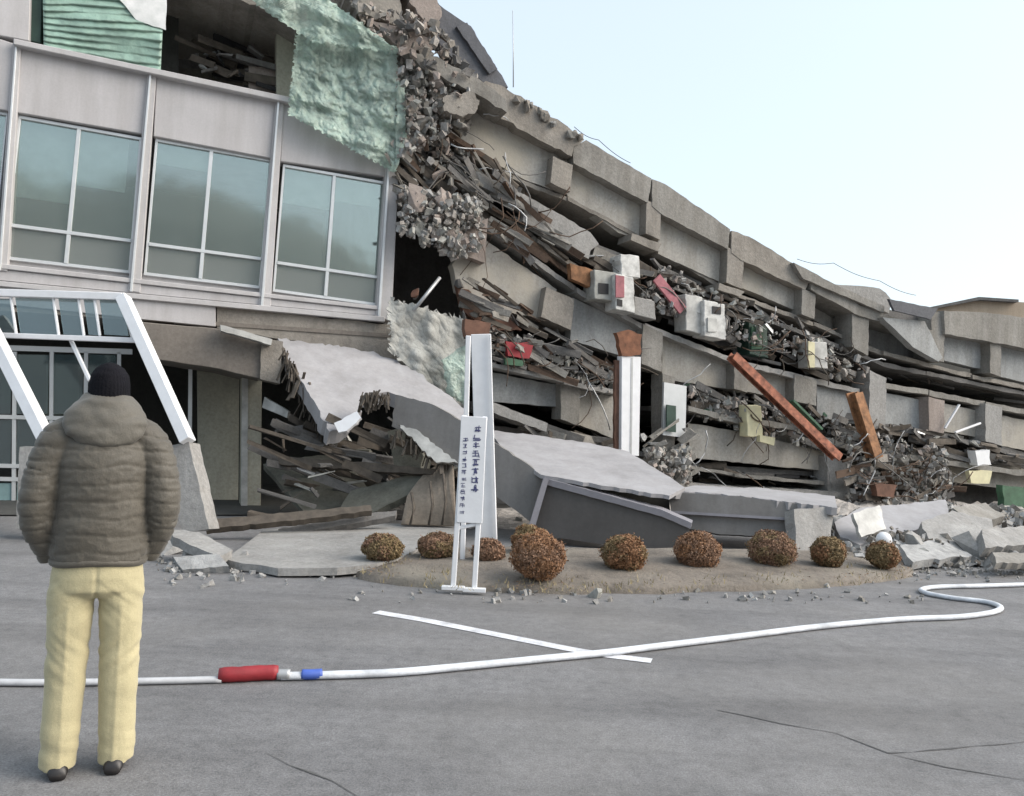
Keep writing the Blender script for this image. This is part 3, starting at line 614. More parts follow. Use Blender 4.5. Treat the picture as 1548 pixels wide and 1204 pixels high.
sticks('debris', [(1020, 575), (1130, 596), (1260, 620), (1320, 660), (1280, 690), (1120, 640), (1020, 620)], 130, .7, .05, -.6, .3, ['slats', 'steel', 'plaster', 'concrete_dark', 'green', 'concrete_pale'], -.25, .6)
sticks('debris', [(1330, 545), (1560, 595), (1560, 612), (1340, 572)], 34, .9, .04, -1.4, -.2, ['slats', 'concrete_dark', 'steel'], -.2, .2)
sticks('debris', [(1330, 645), (1430, 655), (1560, 690), (1560, 710), (1330, 675)], 120, .8, .05, -.4, .4, ['slats', 'concrete_dark', 'steel', 'plaster', 'concrete_pale'], -.15, .4)
sticks('debris', [(1280, 680), (1430, 700), (1450, 775), (1280, 765)], 110, .55, .05, -.2, .9, ['slats', 'concrete_dark', 'steel', 'plaster', 'concrete_brown', 'rebar'], .1, .8)
sticks('debris', [(1020, 700), (1260, 718), (1260, 742), (1020, 735)], 48, .9, .04, -1.4, .0, ['slats', 'concrete_dark', 'steel', 'black'], -.12, .25)
sticks('debris', [(740, 640), (930, 660), (930, 690), (800, 665)], 34, .8, .05, -.3, .4, ['slats', 'concrete_dark', 'steel', 'concrete'], -.25, .3)
sticks('debris', [(980, 650), (1040, 640), (1040, 740), (980, 710)], 26, .5, .05, .1, .8, ['concrete_pale', 'steel', 'plaster', 'concrete'], .6, .8)
scat([(960, 655), (1040, 690), (1045, 740), (980, 715)], 16, .1, .3, .3, 1.0, ['concrete_pale', 'rubble_pale', 'concrete'], '{} lump beside the foot of the white post in the wreck', 'lumps beside the white post')
scat([(1240, 530), (1310, 545), (1320, 570), (1250, 575)], 14, .1, .32, -.1, .5, RM, 'broken {} lump beside the cream box under the roof slabs', 'lumps beside the cream box')
scat([(1330, 640), (1430, 665), (1430, 740), (1300, 745), (1280, 700)], 20, .1, .3, .1, .7, RM, '{} lump on the lower right of the slumped layers', 'lumps on the lower right layers')
scat([(1000, 400), (1110, 460), (1095, 510), (960, 460)], 14, .1, .28, 0, .5, ['plaster', 'white_dirty', 'concrete_pale', 'concrete_pink'], '{} plaster lump spilling out below the second roof bay', 'plaster lumps below the roof bays')
def bent(poly, n, L, r, o0, o1, mats, ang=-.4, spread=.7):          # twisted bars and cables hanging out of the layers
    bm = bmesh.new()
    for _ in range(n):
        x, y = randin(poly); p_ = FP(x, y, random.uniform(o0, o1)); th = ang+random.gauss(0, spread); k0 = len(bm.faces); l = L*random.uniform(.4, 1.4)/5; pts = [p_]; db = random.gauss(0, .25)
        for k in range(5):
            th += db+random.gauss(0, .22); pts.append(pts[-1]+(FA*math.cos(th)+Vector((0, 0, 1))*math.sin(th)+FN*random.gauss(.1, .25))*l)
        tube_bm(bm, pts, r*random.uniform(.6, 1.5), 5); mi = random.randrange(len(mats)); bm.faces.ensure_lookup_table()
        for f in bm.faces[k0:]: f.material_index = mi
    return link('bent_bars', frombm(bm, 'bent_bars'), mats, smooth=True, kind='stuff')
BM_ = ['rebar', 'rebar', 'slats', 'concrete_dark', 'steel']
bent([(650, 100), (730, 160), (860, 380), (800, 400), (670, 330)], 30, .8, .009, .1, .6, BM_, -.8)
bent([(740, 480), (935, 560), (935, 600), (740, 550)], 22, .7, .008, .2, .7, BM_, -.5)
bent([(900, 385), (1110, 450), (1320, 550), (1310, 580), (1100, 530), (960, 470)], 42, .7, .009, .2, .6, BM_, -.5)
bent([(1020, 575), (1320, 660), (1280, 690), (1020, 620)], 28, .7, .009, .2, .7, BM_, -.4)
bent([(1280, 660), (1440, 690), (1440, 780), (1280, 765)], 34, .8, .010, .5, 1.2, BM_, .5, 1)
bent([(1020, 690), (1260, 715), (1260, 745), (1020, 740)], 6, .8, .009, .1, .5, BM_, -.1, .5)
# torn pale wall with lath at the foot of the break
def crump2(u, v, x, y): return .55*crump(u, v, x*.9-y*.5, y*.8+x*.3) + .10*noise.noise(Vector((x*.05, y*.02, 2)))
tag(sheet('torn_wall', [(588, 452), (702, 482), (706, 632), (590, 532)], .35, 60, 60, crump2, 'torn', smooth=False, thick=.015, edge=5), 'pale crumpled torn wall facing hanging behind the notice board', 'wall facing')
tag(sheet('glass_sheet', [(668, 545), (706, 520), (706, 616), (676, 596)], .75, 8, 12, crump2, 'net', thick=.006, edge=2), 'pale teal plastic scrap just left of the tall white posts', 'plastic sheet')
tag(tube('pipe', [FP(625, 470, .6), FP(665, 420, .5)], .03, 'steel'), 'thin grey pipe slanting across the dark hole beside the standing window', 'pipe')
scat([(620, 430), (720, 410), (800, 490), (720, 500), (630, 480)], 10, .12, .34, -.6, .2, ['concrete_brown', 'concrete_dark', 'brown'], '{} lump in the hollow under the slumped second floor', 'lumps in the hollow under the second floor')
# ================================================================== LOOSE THINGS IN THE LAYERS
def ibeam(name, a, b, wd, m, label, cat, group=None):
    bm = bmesh.new(); side = FA
    d = (b-a).normalized(); nrm = FN
    bar_bm(bm, a, b, wd*.18, wd*.9, side); u = (side-d*side.dot(d)).normalized(); 
    bar_bm(bm, a+nrm*wd*.5, b+nrm*wd*.5, wd, wd*.16, side); bar_bm(bm, a-nrm*wd*.5, b-nrm*wd*.5, wd, wd*.16, side)
    return tag(link(name, frombm(bm, name), m), label, cat, group)
ibeam('steel_beam', FP(1106, 538, .6), FP(1266, 692, 1.0), .17, 'rust', 'long rusty orange steel beam sliding down across the layers', 'beam')
ibeam('steel_beam', FP(1291, 594, .5), FP(1322, 692, .8), .22, 'orange', 'short orange brown beam standing almost upright near the right', 'beam')
tag(bar('green_plank', FP(1196, 606, .5), FP(1240, 650, .6), .16, .05, 'green', None, FN), 'short green board lying along the rusty orange beam', 'plank')
tag(bar('plank', FP(992, 420, .45), FP(1032, 470, .5), .05, .19, 'pink', None, FN), 'pinkish red board slanting between the white boxes', 'plank')
tag(bar('white_strip', FP(1428, 648, .3), FP(1450, 612, .35), .05, .04, 'white'), 'thin white strip leaning upright on the right wall bay', 'strip')
tag(bar('white_strip', FP(1444, 654, .4), FP(1482, 640, .4), .05, .04, 'white'), 'thin white strip lying low across the right wall bay', 'strip')
def cabinet(x0, y0, x1, y1, o, t, body, label, holes=(), stripe=None, skew=0, cat='cabinet', name='cabinet'):
    r = thing(name, label, cat, FP((x0+x1)/2, y1, o))
    fac('casing', [(x0, y0), (x1, y0+skew), (x1+2, y1+skew), (x0+1, y1)], o, t, body, r, 1.0, .012, 7)
    for h in holes: fac('opening', [(h[0], h[1]), (h[2], h[1]+skew*.3), (h[2], h[3]+skew*.3), (h[0], h[3])], o+.012, .02, 'black', r)  # flat black plate in place of an unlit hollow
    if stripe: fac('door', [(stripe[0], stripe[1]), (stripe[2], stripe[1]+2), (stripe[2], stripe[3]), (stripe[0], stripe[3])], o+.03, .025, stripe[4], r, 0, .004)
    return r
cabinet(898, 408, 932, 452, .5, .45, 'plaster', 'cream cabinet with a black opening under the slumped roof', [(905, 428, 920, 444)], None, 4)
cabinet(938, 384, 966, 418, .55, .4, 'white_grubby', 'small bright white box high under the second roof bay', [], None, 3, 'box', 'box')
cabinet(930, 414, 958, 468, .62, .4, 'white_grubby', 'white cabinet with a pink door beside the cream one', [(933, 452, 941, 462)], (931, 416, 944, 450, 'pink'), 6)
cabinet(958, 448, 990, 476, .45, .4, 'concrete_pale', 'pale grey box tilted at the right of the white cabinet', [], None, 8, 'box', 'box')
cabinet(1036, 444, 1062, 500, .45, .4, 'white_dirty', 'dirty white panel box leaning beside the white appliance', [], None, 6, 'box', 'box')
cabinet(1064, 454, 1096, 508, .55, .4, 'white_grubby', 'white appliance with a small dark opening below the roof bays', [(1077, 463, 1090, 474)], (1070, 480, 1084, 502, 'white_dirty'), 6, 'appliance', 'appliance')
cabinet(1132, 486, 1160, 536, .05, .4, 'green_dark', 'dark green locker in shade below the sloping roof', [], (1136, 494, 1154, 528, 'green'), 6, 'locker', 'locker')
cabinet(1226, 516, 1250, 556, .45, .4, 'white_dirty', 'cream box with a yellowish side under the thin roof slabs', [], (1222, 516, 1232, 556, 'yellow'), 2, 'box', 'box')
cabinet(1129, 612, 1151, 660, .5, .25, 'yellow', 'tall cream board box beside the rusty orange beam', [], None, 1, 'box', 'box')
tag(fac('board', [(1149, 658), (1172, 662), (1170, 674), (1149, 668)], .55, .1, 'yellow', None, .5), 'small cream scrap below the tall cream board', 'board')
tag(fac('board', [(862, 398), (896, 408), (892, 434), (864, 422)], .35, .15, 'orange', None, 1), 'orange brown board left of the cream cabinet', 'board')
tag(fac('board', [(764, 516), (806, 520), (800, 542), (768, 538)], .4, .12, 'red', None, 1.5), 'red scrap in the dark layer right of the tall posts', 'scrap')
tag(fac('board', [(764, 541), (794, 546), (790, 554), (764, 551)], .45, .1, 'green', None, 1), 'green scrap just under the red scrap', 'scrap')
tag(fac('board', [(690, 430), (760, 470), (790, 500), (740, 500), (700, 470)], .1, .12, 'brown', None, 2), 'reddish brown board hanging under the slumped second floor', 'board')
wp = thing('white_post', 'slim bright white post standing in the wreck with a rusty top', 'post', FP(955, 690, 1.2))
fac('post', [(940, 538), (969, 540), (966, 690), (939, 688)], 1.2, .16, 'white', wp, 0, .006); fac('groove', [(954, 541), (957, 541), (955, 688), (952, 688)], 1.205, .02, 'steel', wp); fac('cap', [(932, 503), (950, 499), (970, 506), (968, 537), (940, 538)], 1.22, .12, 'cap_rust', wp, 1.4, 0, 6); fac('side_board', [(930, 545), (938, 545), (937, 686), (929, 680)], 1.12, .06, 'brown', wp, .8)
tag(fac('window_frame', [(1004, 578), (1038, 584), (1036, 662), (1002, 658)], .35, .06, 'alu', None), 'grey broken window frame right of the white post', 'window frame')
tag(fac('dark_pane', [(1008, 612), (1022, 614), (1022, 654), (1008, 652)], .42, .03, 'green_dark', None), 'dark pane in the broken window frame', 'pane')
tag(fac('board', [(1474, 682), (1496, 680), (1498, 702), (1478, 704)], .6, .2, 'white', None, 1.5), 'white lump of board on the low right wall', 'board')
tag(fac('board', [(1465, 712), (1500, 712), (1496, 732), (1468, 730)], .6, .1, 'yellow', None, 1.5), 'yellowish scrap below the white lump at right', 'scrap')
tag(fac('board', [(1322, 730), (1356, 734), (1352, 752), (1326, 750)], 1, .15, 'brown', None, 1.5), 'reddish brown scrap behind the pale rubble heap', 'scrap')
tag(fac('board', [(1516, 734), (1600, 742), (1600, 772), (1518, 766)], 1, .15, 'green', None, 1.5), 'green scrap at the right end behind the pale rubble', 'scrap')
tag(tube('mast', [FP(776, 132, -.2), FP(776, 75, -.2), FP(775, 16, -.2)], [.012, .009, .006], 'steel', None, 6), 'thin lightning mast standing on the broken roof edge', 'mast')
def wire(pts, o, r, label):
    q = []
    for a_, b_ in zip(pts, pts[1:]):
        for j in range(8): q.append(FP(a_[0]+(b_[0]-a_[0])*j/8, a_[1]+(b_[1]-a_[1])*j/8 + 4*math.sin(math.pi*j/8), o))
    tag(tube('wire', q, r, 'black', None, 5), label, 'wire', 'loose wires')
wire([(868, 192), (905, 212), (960, 250)], .3, .006, 'thin loose wire along the middle of the roof edge')
wire([(1205, 392), (1260, 398), (1330, 425), (1392, 448)], .3, .006, 'thin loose wire sagging over the right end of the roof')
bm = bmesh.new()                                   # torn lath fringe along the ragged canopy edge
def fringe(pts, n, L, dep):
    for _ in range(n):
        k = random.randrange(len(pts)-1); t = random.random(); x = pts[k][0]+(pts[k+1][0]-pts[k][0])*t; y = pts[k][1]+(pts[k+1][1]-pts[k][1])*t
        a_ = P(x+random.gauss(0, 3), y+random.gauss(0, 3), dep+random.uniform(-.1, .25)); d_ = Vector((random.gauss(0, .25), random.gauss(0, .3), -1)).normalized()
        bar_bm(bm, a_, a_+d_*L*random.uniform(.4, 1.3), random.uniform(.02, .06), .015)
fringe([(430, 528), (452, 570), (478, 612), (500, 650)], 90, .34, 11.9); fringe([(546, 600), (566, 594), (590, 596)], 45, .2, 11.15); fringe([(600, 648), (640, 676), (690, 706)], 40, .22, 11.0)
link('torn_lath', frombm(bm, 'torn_lath'), 'slats', kind='stuff')
M['olive'] = rough_mat('darkened_olive_panel', (.125, .125, .105), .35, 1.5, .3, .5)  # olive, darkened in colour for the shade below the canopy
# ================================================================== FALLEN ENTRANCE CANOPY
FC = thing('fallen_canopy', 'broken pale concrete entrance canopy fallen in sections in front of the block', 'canopy', G(900, 840))
p1 = plane3((425, 520, 12.6), (700, 630, 12.4), (500, 650, 11.0))
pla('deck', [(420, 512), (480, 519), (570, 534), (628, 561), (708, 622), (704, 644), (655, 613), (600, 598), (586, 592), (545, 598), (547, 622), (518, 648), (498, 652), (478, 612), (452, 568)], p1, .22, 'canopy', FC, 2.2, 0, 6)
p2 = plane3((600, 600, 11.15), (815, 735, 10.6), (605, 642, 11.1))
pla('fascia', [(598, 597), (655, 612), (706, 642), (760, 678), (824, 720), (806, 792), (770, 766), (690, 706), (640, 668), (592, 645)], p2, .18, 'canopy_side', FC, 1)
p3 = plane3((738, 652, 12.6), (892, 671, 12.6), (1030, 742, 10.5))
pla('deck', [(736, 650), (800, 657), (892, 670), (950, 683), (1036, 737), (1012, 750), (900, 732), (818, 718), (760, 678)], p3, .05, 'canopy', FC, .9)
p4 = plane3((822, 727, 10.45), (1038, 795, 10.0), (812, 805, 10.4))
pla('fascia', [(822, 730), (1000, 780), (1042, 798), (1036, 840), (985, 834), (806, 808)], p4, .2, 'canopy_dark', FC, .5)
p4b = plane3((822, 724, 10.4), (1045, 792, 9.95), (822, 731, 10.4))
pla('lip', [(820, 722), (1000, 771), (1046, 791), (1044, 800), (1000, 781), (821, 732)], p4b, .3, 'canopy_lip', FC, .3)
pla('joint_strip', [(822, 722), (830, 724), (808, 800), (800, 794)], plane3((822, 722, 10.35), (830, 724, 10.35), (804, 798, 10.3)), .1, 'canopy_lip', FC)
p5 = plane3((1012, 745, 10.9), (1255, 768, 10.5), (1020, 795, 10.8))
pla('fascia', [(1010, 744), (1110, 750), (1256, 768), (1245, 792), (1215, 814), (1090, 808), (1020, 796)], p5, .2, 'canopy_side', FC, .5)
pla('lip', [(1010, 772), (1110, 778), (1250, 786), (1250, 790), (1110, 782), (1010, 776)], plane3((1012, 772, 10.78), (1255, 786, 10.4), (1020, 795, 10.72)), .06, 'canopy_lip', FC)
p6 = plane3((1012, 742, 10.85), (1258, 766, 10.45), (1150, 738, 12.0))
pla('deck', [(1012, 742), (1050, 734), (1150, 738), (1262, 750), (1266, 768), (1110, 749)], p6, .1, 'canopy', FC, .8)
pla('fascia', [(1200, 770), (1262, 766), (1250, 850), (1206, 846)], plane3((1200, 770, 10.3), (1262, 766, 10.5), (1206, 846, 10.1)), .2, 'concrete_pale', FC, 1)
pla('void_backing', [(824, 729), (1012, 754), (1014, 795), (832, 764)], plane3((824, 729, 11.35), (1012, 754, 11.35), (1014, 795, 11.35)), .2, 'interior', FC)  # dark sheet standing in for the shaded gap under the deck
# broken things below it
tag(pla('paving_slab', [(340, 846), (398, 802), (480, 789), (560, 791), (692, 794), (690, 806), (600, 846), (540, 856), (420, 860)], plane3((345, 848, 7.9), (690, 797, 10.7), (480, 789, 10.9)), .07, 'concrete_pale', None, 1.6, 0, 26), 'large pale slab lying tilted on the ground left of the bushes', 'slab')
tag(pla('tilted_panel', [(398, 702), (470, 690), (520, 686), (566, 752), (470, 786)], plane3((398, 702, 12.2), (520, 686, 12.6), (470, 786, 11.4)), .1, 'olive', None, 1), 'grey olive wall panel tilted in the dark under the canopy', 'panel')
tag(pla('tilted_panel', [(506, 784), (530, 742), (646, 712), (640, 738), (560, 776)], plane3((506, 784, 11.0), (530, 742, 11.4), (646, 712, 11.3)), .1, 'olive', None, 1), 'greenish grey panel lying low right of the tilted olive one', 'panel')
tag(pla('lying_beam', [(420, 690), (560, 700), (690, 712), (690, 720), (560, 712), (420, 702)], plane3((420, 690, 11.6), (690, 712, 11.1), (560, 712, 11.3)), .1, 'slats', None, .8), 'long dark lath lying across the panels under the canopy', 'lath')
tag(pla('grey_block', [(586, 652), (620, 644), (640, 690), (632, 724), (598, 716)], plane3((586, 652, 11.6), (640, 690, 11.4), (598, 716, 11.4)), .4, 'olive', None, 1.2), 'grey block wedged below the ragged edge of the canopy', 'block')
tag(pla('torn_edge', [(600, 640), (630, 650), (668, 680), (692, 700), (660, 700), (632, 672)], plane3((600, 640, 11.0), (692, 700, 10.8), (632, 672, 10.9)), .08, 'white_dirty', None, 2, 0, 5), 'ragged white torn edge under the sloping fascia', 'torn edge')
tag(pla('white_scrap', [(505, 640), (540, 622), (546, 632), (524, 652), (512, 654)], plane3((505, 640, 10.95), (546, 632, 10.95), (512, 654, 10.9)), .06, 'white', None, 1, 0, 5), 'small white scrap at the torn lower corner of the canopy', 'scrap')
tag(pla('broken_board', [(400, 600), (436, 622), (434, 632), (396, 616)], plane3((400, 600, 12.6), (436, 622, 12.4), (396, 616, 12.6)), .05, 'white_dirty', None, .6), 'pale board wedged under the brown beam end', 'board')
for k, (pg, dd_, m_, lb) in enumerate((([(256, 800), (300, 804), (352, 832), (330, 842), (262, 812)], (8.3, 8.0, 8.1), 'concrete_pale', 'long pale kerb slab lying broken right of the leaning pier'), ([(262, 842), (330, 838), (346, 856), (276, 862)], (7.75, 7.65, 7.6), 'rubble_pale', 'flat pale slab fragment at the right elbow of the person'),
        ([(310, 786), (470, 772), (560, 764), (562, 772), (470, 784), (312, 800)], (9.6, 10.2, 9.5), 'slats', 'dark timber lying across the doorway beside the pale column'), ([(420, 800), (560, 776), (600, 772), (598, 780), (424, 812)], (10.0, 10.4, 9.9), 'concrete_dark', 'dark lath lying behind the large pale slab'))):
    tag(pla('slab_piece' if k < 2 else 'timber', pg, plane3((*pg[0], dd_[0]), (*pg[2], dd_[1]), (*pg[-1], dd_[2])), .09, m_, None, 1), lb, 'slab' if k < 2 else 'timber')
sticks('debris', [(400, 650), (600, 640), (690, 700), (690, 780), (410, 790)], 90, .8, .04, .8, 2.2, ['slats', 'olive', 'concrete_dark', 'steel', 'plaster'], -.3, .8)
# bowed brown board with battens
bb = thing('bowed_board', 'bowed brown board with dark battens behind the notice board', 'board', G(650, 800))
def bow(px0, px1, y0, y1, dep, nm, m, th):
    bm = bmesh.new(); g = []
    for i in range(9):
        t = i/8; a_ = P(px0[0]+(px0[1]-px0[0])*t, y0[0]+(y0[1]-y0[0])*t - 16*math.sin(math.pi*t), dep[0]+.35*math.sin(math.pi*t)); b_ = P(px1[0]+(px1[1]-px1[0])*t, y1[0]+(y1[1]-y1[0])*t, dep[1]); g.append((bm.verts.new(a_), bm.verts.new(b_)))
    for (a_, b_), (c_, d_) in zip(g, g[1:]): bm.faces.new((a_, c_, d_, b_))
    ob = link(nm, frombm(bm, nm), m, bb, True); md = ob.modifiers.new('s', 'SOLIDIFY'); md.thickness = th; return ob
M['tan'] = rough_mat('tan_board', (.30, .25, .20), .2, 3, .2, .2)
bow((615, 686), (606, 690), (752, 704), (794, 796), (10.9, 10.6), 'panel', 'tan', .03)
for x in (622, 650, 670): tube('batten', [P(x, 750-(x-615)*.62, 10.7), P(x+4, 770-(x-615)*.2, 10.5), P(x-2, 794, 10.45)], .018, 'slats', bb, 6)
# ================================================================== ENTRANCE PORCH (left)
EP = thing('entrance_porch', 'white steel and glass entrance porch frame leaning over behind the person', 'porch', G(150, 830))
def stick(nm, a, b, w_, m='white', h_=None): return bar(nm, a, b, w_, h_ or w_, m, EP, Vector((0, 1, 0)))
D0 = 9.6
stick('beam', P(-60, 441, D0), P(186, 449, D0), .085); stick('beam', P(-60, 505, D0-.1), P(208, 515, D0-.1), .06)
stick('post', P(186, 450, D0), P(284, 668, D0-.7), .15, h_=.12); stick('post', P(-30, 465, D0-.2), P(76, 676, D0-1.0), .15, h_=.12)
stick('strut', P(106, 512, D0), P(136, 576, D0-.2), .04); stick('strut', P(186, 452, D0+.05), P(203, 512, D0), .06)
for x in (20, 84, 122, 146): stick('mullion', P(x-4, 446, D0+.02), P(x+5, 508, D0-.08), .028)
for x0, x1 in ((-58, 17), (23, 82), (88, 120), (126, 144), (150, 186)):
    pl = plane3((x0, 448, D0+.03), (x1, 450, D0+.03), (x0, 506, D0-.07)); pla('pane', [(x0, 450), (x1, 452), (x1+8, 508), (x0+8, 506)], pl, .01, 'glass_dark', EP)
tag(pla('leaning_post', [(244, 676), (286, 668), (290, 690), (316, 800), (276, 806)], plane3((244, 676, 8.9), (286, 668, 8.9), (300, 800, 8.8)), .3, 'concrete_pale', None, .8), 'grey leaning concrete pier under the foot of the white porch post', 'pier')
pier2 = tag(pla('pier', [(30, 676), (72, 674), (60, 800), (24, 800)], plane3((30, 676, 9.2), (72, 674, 9.2), (60, 800, 9.0)), .3, 'concrete_pale', None, .8), 'grey pier half hidden behind the left arm of the person', 'pier')
# ================================================================== GROUND RUBBLE
def gheap(pix, peak, m, seed, nu=60, nv=16):       # low heap over a ground quad
    bm = bmesh.new(); g = []; c4 = [G(*q) for q in pix]
    for j in range(nv+1):
        row = []
        for i in range(nu+1):
            u, v = i/nu, j/nv; q = (c4[0]*(1-u)+c4[1]*u)*(1-v)+(c4[3]*(1-u)+c4[2]*u)*v
            e = min(1, 4*min(u, 1-u)*1.3)*min(1, 2.6*v)*min(1, 6*(1-v))
            h = peak*e*(.55+.75*noise.noise(q*.9+Vector((seed, 0, 0)))+.3*noise.noise(q*3.1)) + .08*abs(noise.noise(q*6))
            row.append(bm.verts.new(q+Vector((random.gauss(0, .02), random.gauss(0, .02), max(h, -.02)))))
        g.append(row)
    for j in range(nv):
        for i in range(nu): bm.faces.new((g[j][i], g[j][i+1], g[j+1][i+1], g[j+1][i]))
    return link('rubble', frombm(bm, 'rubble'), m, kind='stuff'), g
hp, hg = gheap([(1240, 852), (1660, 862), (1660, 800), (1225, 792)], .52, 'rubble_pale', 3)
hp2, hg2 = gheap([(700, 800), (1660, 812), (1660, 770), (700, 770)], .35, 'rubble', 8, 90, 12)
def onheap(hobj, n, s0, s1, mats, label, group):
    vs = [hobj.matrix_world @ v.co + hobj.location for v in hobj.data.vertices]
    for _ in range(n):
        q = random.choice(vs); t_ = random.random(); s = s0+(s1-s0)*t_**1.5; sz = 'small' if t_ < .4 else ('medium' if t_ < .75 else 'large'); chunk(q+Vector((random.gauss(0, .06), random.gauss(0, .06), s*.12)), s, random.choice(mats), label, group, sz=sz)
onheap(hp, 48, .10, .38, ['rubble_pale', 'concrete_pale', 'concrete', 'plaster'], '{} lump on the rubble heap right of the bushes', 'lumps on the pale heap')
onheap(hp2, 30, .12, .38, ['rubble', 'concrete', 'concrete_pale'], '{} lump along the foot of the collapsed block', 'lumps along the foot of the block')
bits('crumbs', [hp.location+random.choice(hp.data.vertices).co+Vector((random.gauss(0, .1), random.gauss(0, .1), .03)) for _ in range(2200)], .06, ['rubble_pale', 'concrete_pale', 'concrete', 'concrete_brown', 'slats'])
tag(pla('wall_sheet', [(1262, 790), (1300, 768), (1430, 756), (1436, 786), (1300, 824), (1270, 812)], plane3((1262, 790, 11.2), (1430, 756, 12.6), (1300, 824, 10.6)), .08, 'canopy', None, 1.4), 'large bluish white panel lying on the rubble behind the last bushes', 'panel')
tag(pla('wall_sheet', [(1290, 776), (1330, 764), (1340, 800), (1302, 812)], plane3((1290, 776, 10.7), (1330, 764, 11.0), (1302, 812, 10.5)), .05, 'white_dirty', None, 1.4), 'small white crumpled panel just above the rightmost bush', 'panel')
for pg, dd_, th_, m_, lb in (([(1392, 790), (1440, 772), (1500, 786), (1496, 836), (1420, 846)], (11.0, 11.4, 10.2), .22, 'concrete_pale', 'largest broken pale slab leaning on the right rubble heap'), ([(1484, 800), (1600, 792), (1600, 822), (1490, 828)], (10.6, 11.0, 10.1), .14, 'concrete_pale', 'flat pale slab lying at the right end of the rubble heap'),
        ([(1360, 826), (1420, 816), (1470, 840), (1380, 850)], (10.0, 10.2, 9.5), .1, 'rubble_pale', 'flat slab lying low just right of the rightmost bush'), ([(1440, 768), (1490, 760), (1520, 780), (1470, 792)], (11.6, 12.0, 11.2), .16, 'concrete', 'grey slab tilted on top of the right rubble heap'), ([(1500, 836), (1600, 834), (1600, 850), (1506, 852)], (9.6, 9.8, 9.3), .08, 'concrete', 'thin grey slab at the front of the right rubble heap')):
    tag(pla('slab', pg, plane3((*pg[0], dd_[0]), (*pg[2], dd_[1]), (*pg[-1], dd_[2])), th_, m_, None, 2, 0, 8), lb, 'slab')
# broken kerb pieces and crumbs at left
for x, y, s, lb in ((306, 826, .4, 'largest pale kerb lump right of the leaning pier'), (372, 846, .24, 'pale lump at the near corner of the large pale slab'), (286, 846, .26, 'pale lump beside the flat slab fragment near the person'), (252, 832, .3, 'pale lump just right of the sleeve of the person')):
    chunk(G(x, y, s*.12), s, 'concrete_pale', lb, 'kerb lumps beside the person')
spots = []
for _ in range(420):
    x = random.uniform(235, 600); y = 838+abs(random.gauss(0, 14))+random.uniform(0, 12); spots.append(G(x, y, .012))
for _ in range(260):
    x = random.uniform(1200, 1560); y = 858+abs(random.gauss(0, 9)); spots.append(G(x, y, .012))
for _ in range(90):
    x = random.uniform(520, 1400); y = random.uniform(893, 912); spots.append(G(x, y, .01))
bits('crumbs', spots, .030, ['concrete_pale', 'rubble_pale', 'concrete'], .6)
o = chunk(G(898, 900, .02), .15, 'plaster', 'white stone lying on the front edge of the planting bed', None, 'stone', 'stone')
for x, y, s, lb in ((268, 872, .11, 'pale stone on the asphalt nearest the person'), (352, 875, .08, 'tiny pale stone on the asphalt before the large slab'), (440, 862, .1, 'pale stone at the front edge of the large slab'), (1440, 868, .12, 'pale stone in front of the right rubble heap'), (1500, 862, .14, 'pale stone at the right end of the rubble heap')):
    chunk(G(x, y, .02), s, 'concrete_pale', lb, 'loose stones on the asphalt', 'stone', 'stone')
# ================================================================== NOTICE BOARD AND POSTS
NB = thing('notice_board', 'white narrow notice board with dark vertical writing on two thin legs', 'sign', G(702, 892))
d = 7.25
for (bx, by, tx, ty) in ((685, 890, 702, 628), (717, 893, 733, 630)): bar('leg', P(bx, by, d), P(tx, ty, d), .045, .045, 'white', NB, Vector((0, 1, 0)))
for (x, y) in ((685, 889), (717, 892)):
    q = P(x, y, 7.22); f = bar('foot', q+Vector((-.10, 0, .0)), q+Vector((.10, 0, .0)), .06, .035, 'white', NB, Vector((0, 1, 0)), .004)
bar('crossbar', P(687, 800, d), P(724, 792, d), .03, .03, 'white', NB)
bd = pla('board', [(697, 629), (736, 631), (729, 792), (690, 790)], plane3((697, 629, d-.035), (736, 631, d-.035), (690, 790, d-.035)), .03, 'white', NB, 0, .004)
M['ink'] = plain('navy_ink', (.06, .065, .16), .6); M['ink_pale'] = plain('faded_blue_ink', (.20, .21, .34), .6)
plw = plane3((697, 629, d-.0385), (736, 631, d-.0385), (690, 790, d-.0385))
def glyph(cx, cy, s, rnd):
    bm = bmesh.new(); nst = rnd.randint(4, 6)
    for k in range(nst):
        if rnd.random() < .55: x0, x1, y = cx-s*rnd.uniform(.25, .5), cx+s*rnd.uniform(.25, .5), cy+s*rnd.uniform(-.45, .45); qd = [(x0, y-s*.06), (x1, y-s*.06), (x1, y+s*.06), (x0, y+s*.06)]
        else: y0, y1, x = cy-s*rnd.uniform(.2, .5), cy+s*rnd.uniform(.2, .5), cx+s*rnd.uniform(-.4, .4); dx = rnd.uniform(-.2, .2)*s; qd = [(x-s*.06, y0), (x+s*.06, y0), (x+s*.06+dx, y1), (x-s*.06+dx, y1)]
        bm.faces.new([bm.verts.new(PL(a_, b_, plw)+Vector((0, -.0003*k, 0))) for a_, b_ in qd])
    link('character', frombm(bm, 'character'), 'ink', NB)
rnd = random.Random(5)
for k, y in enumerate(range(648, 742, 13)): glyph(722-(y-640)*.045, y, 12, rnd)
for k, y in enumerate(range(664, 782, 10)): glyph(704.5-(y-640)*.045, y, 7.5, rnd)

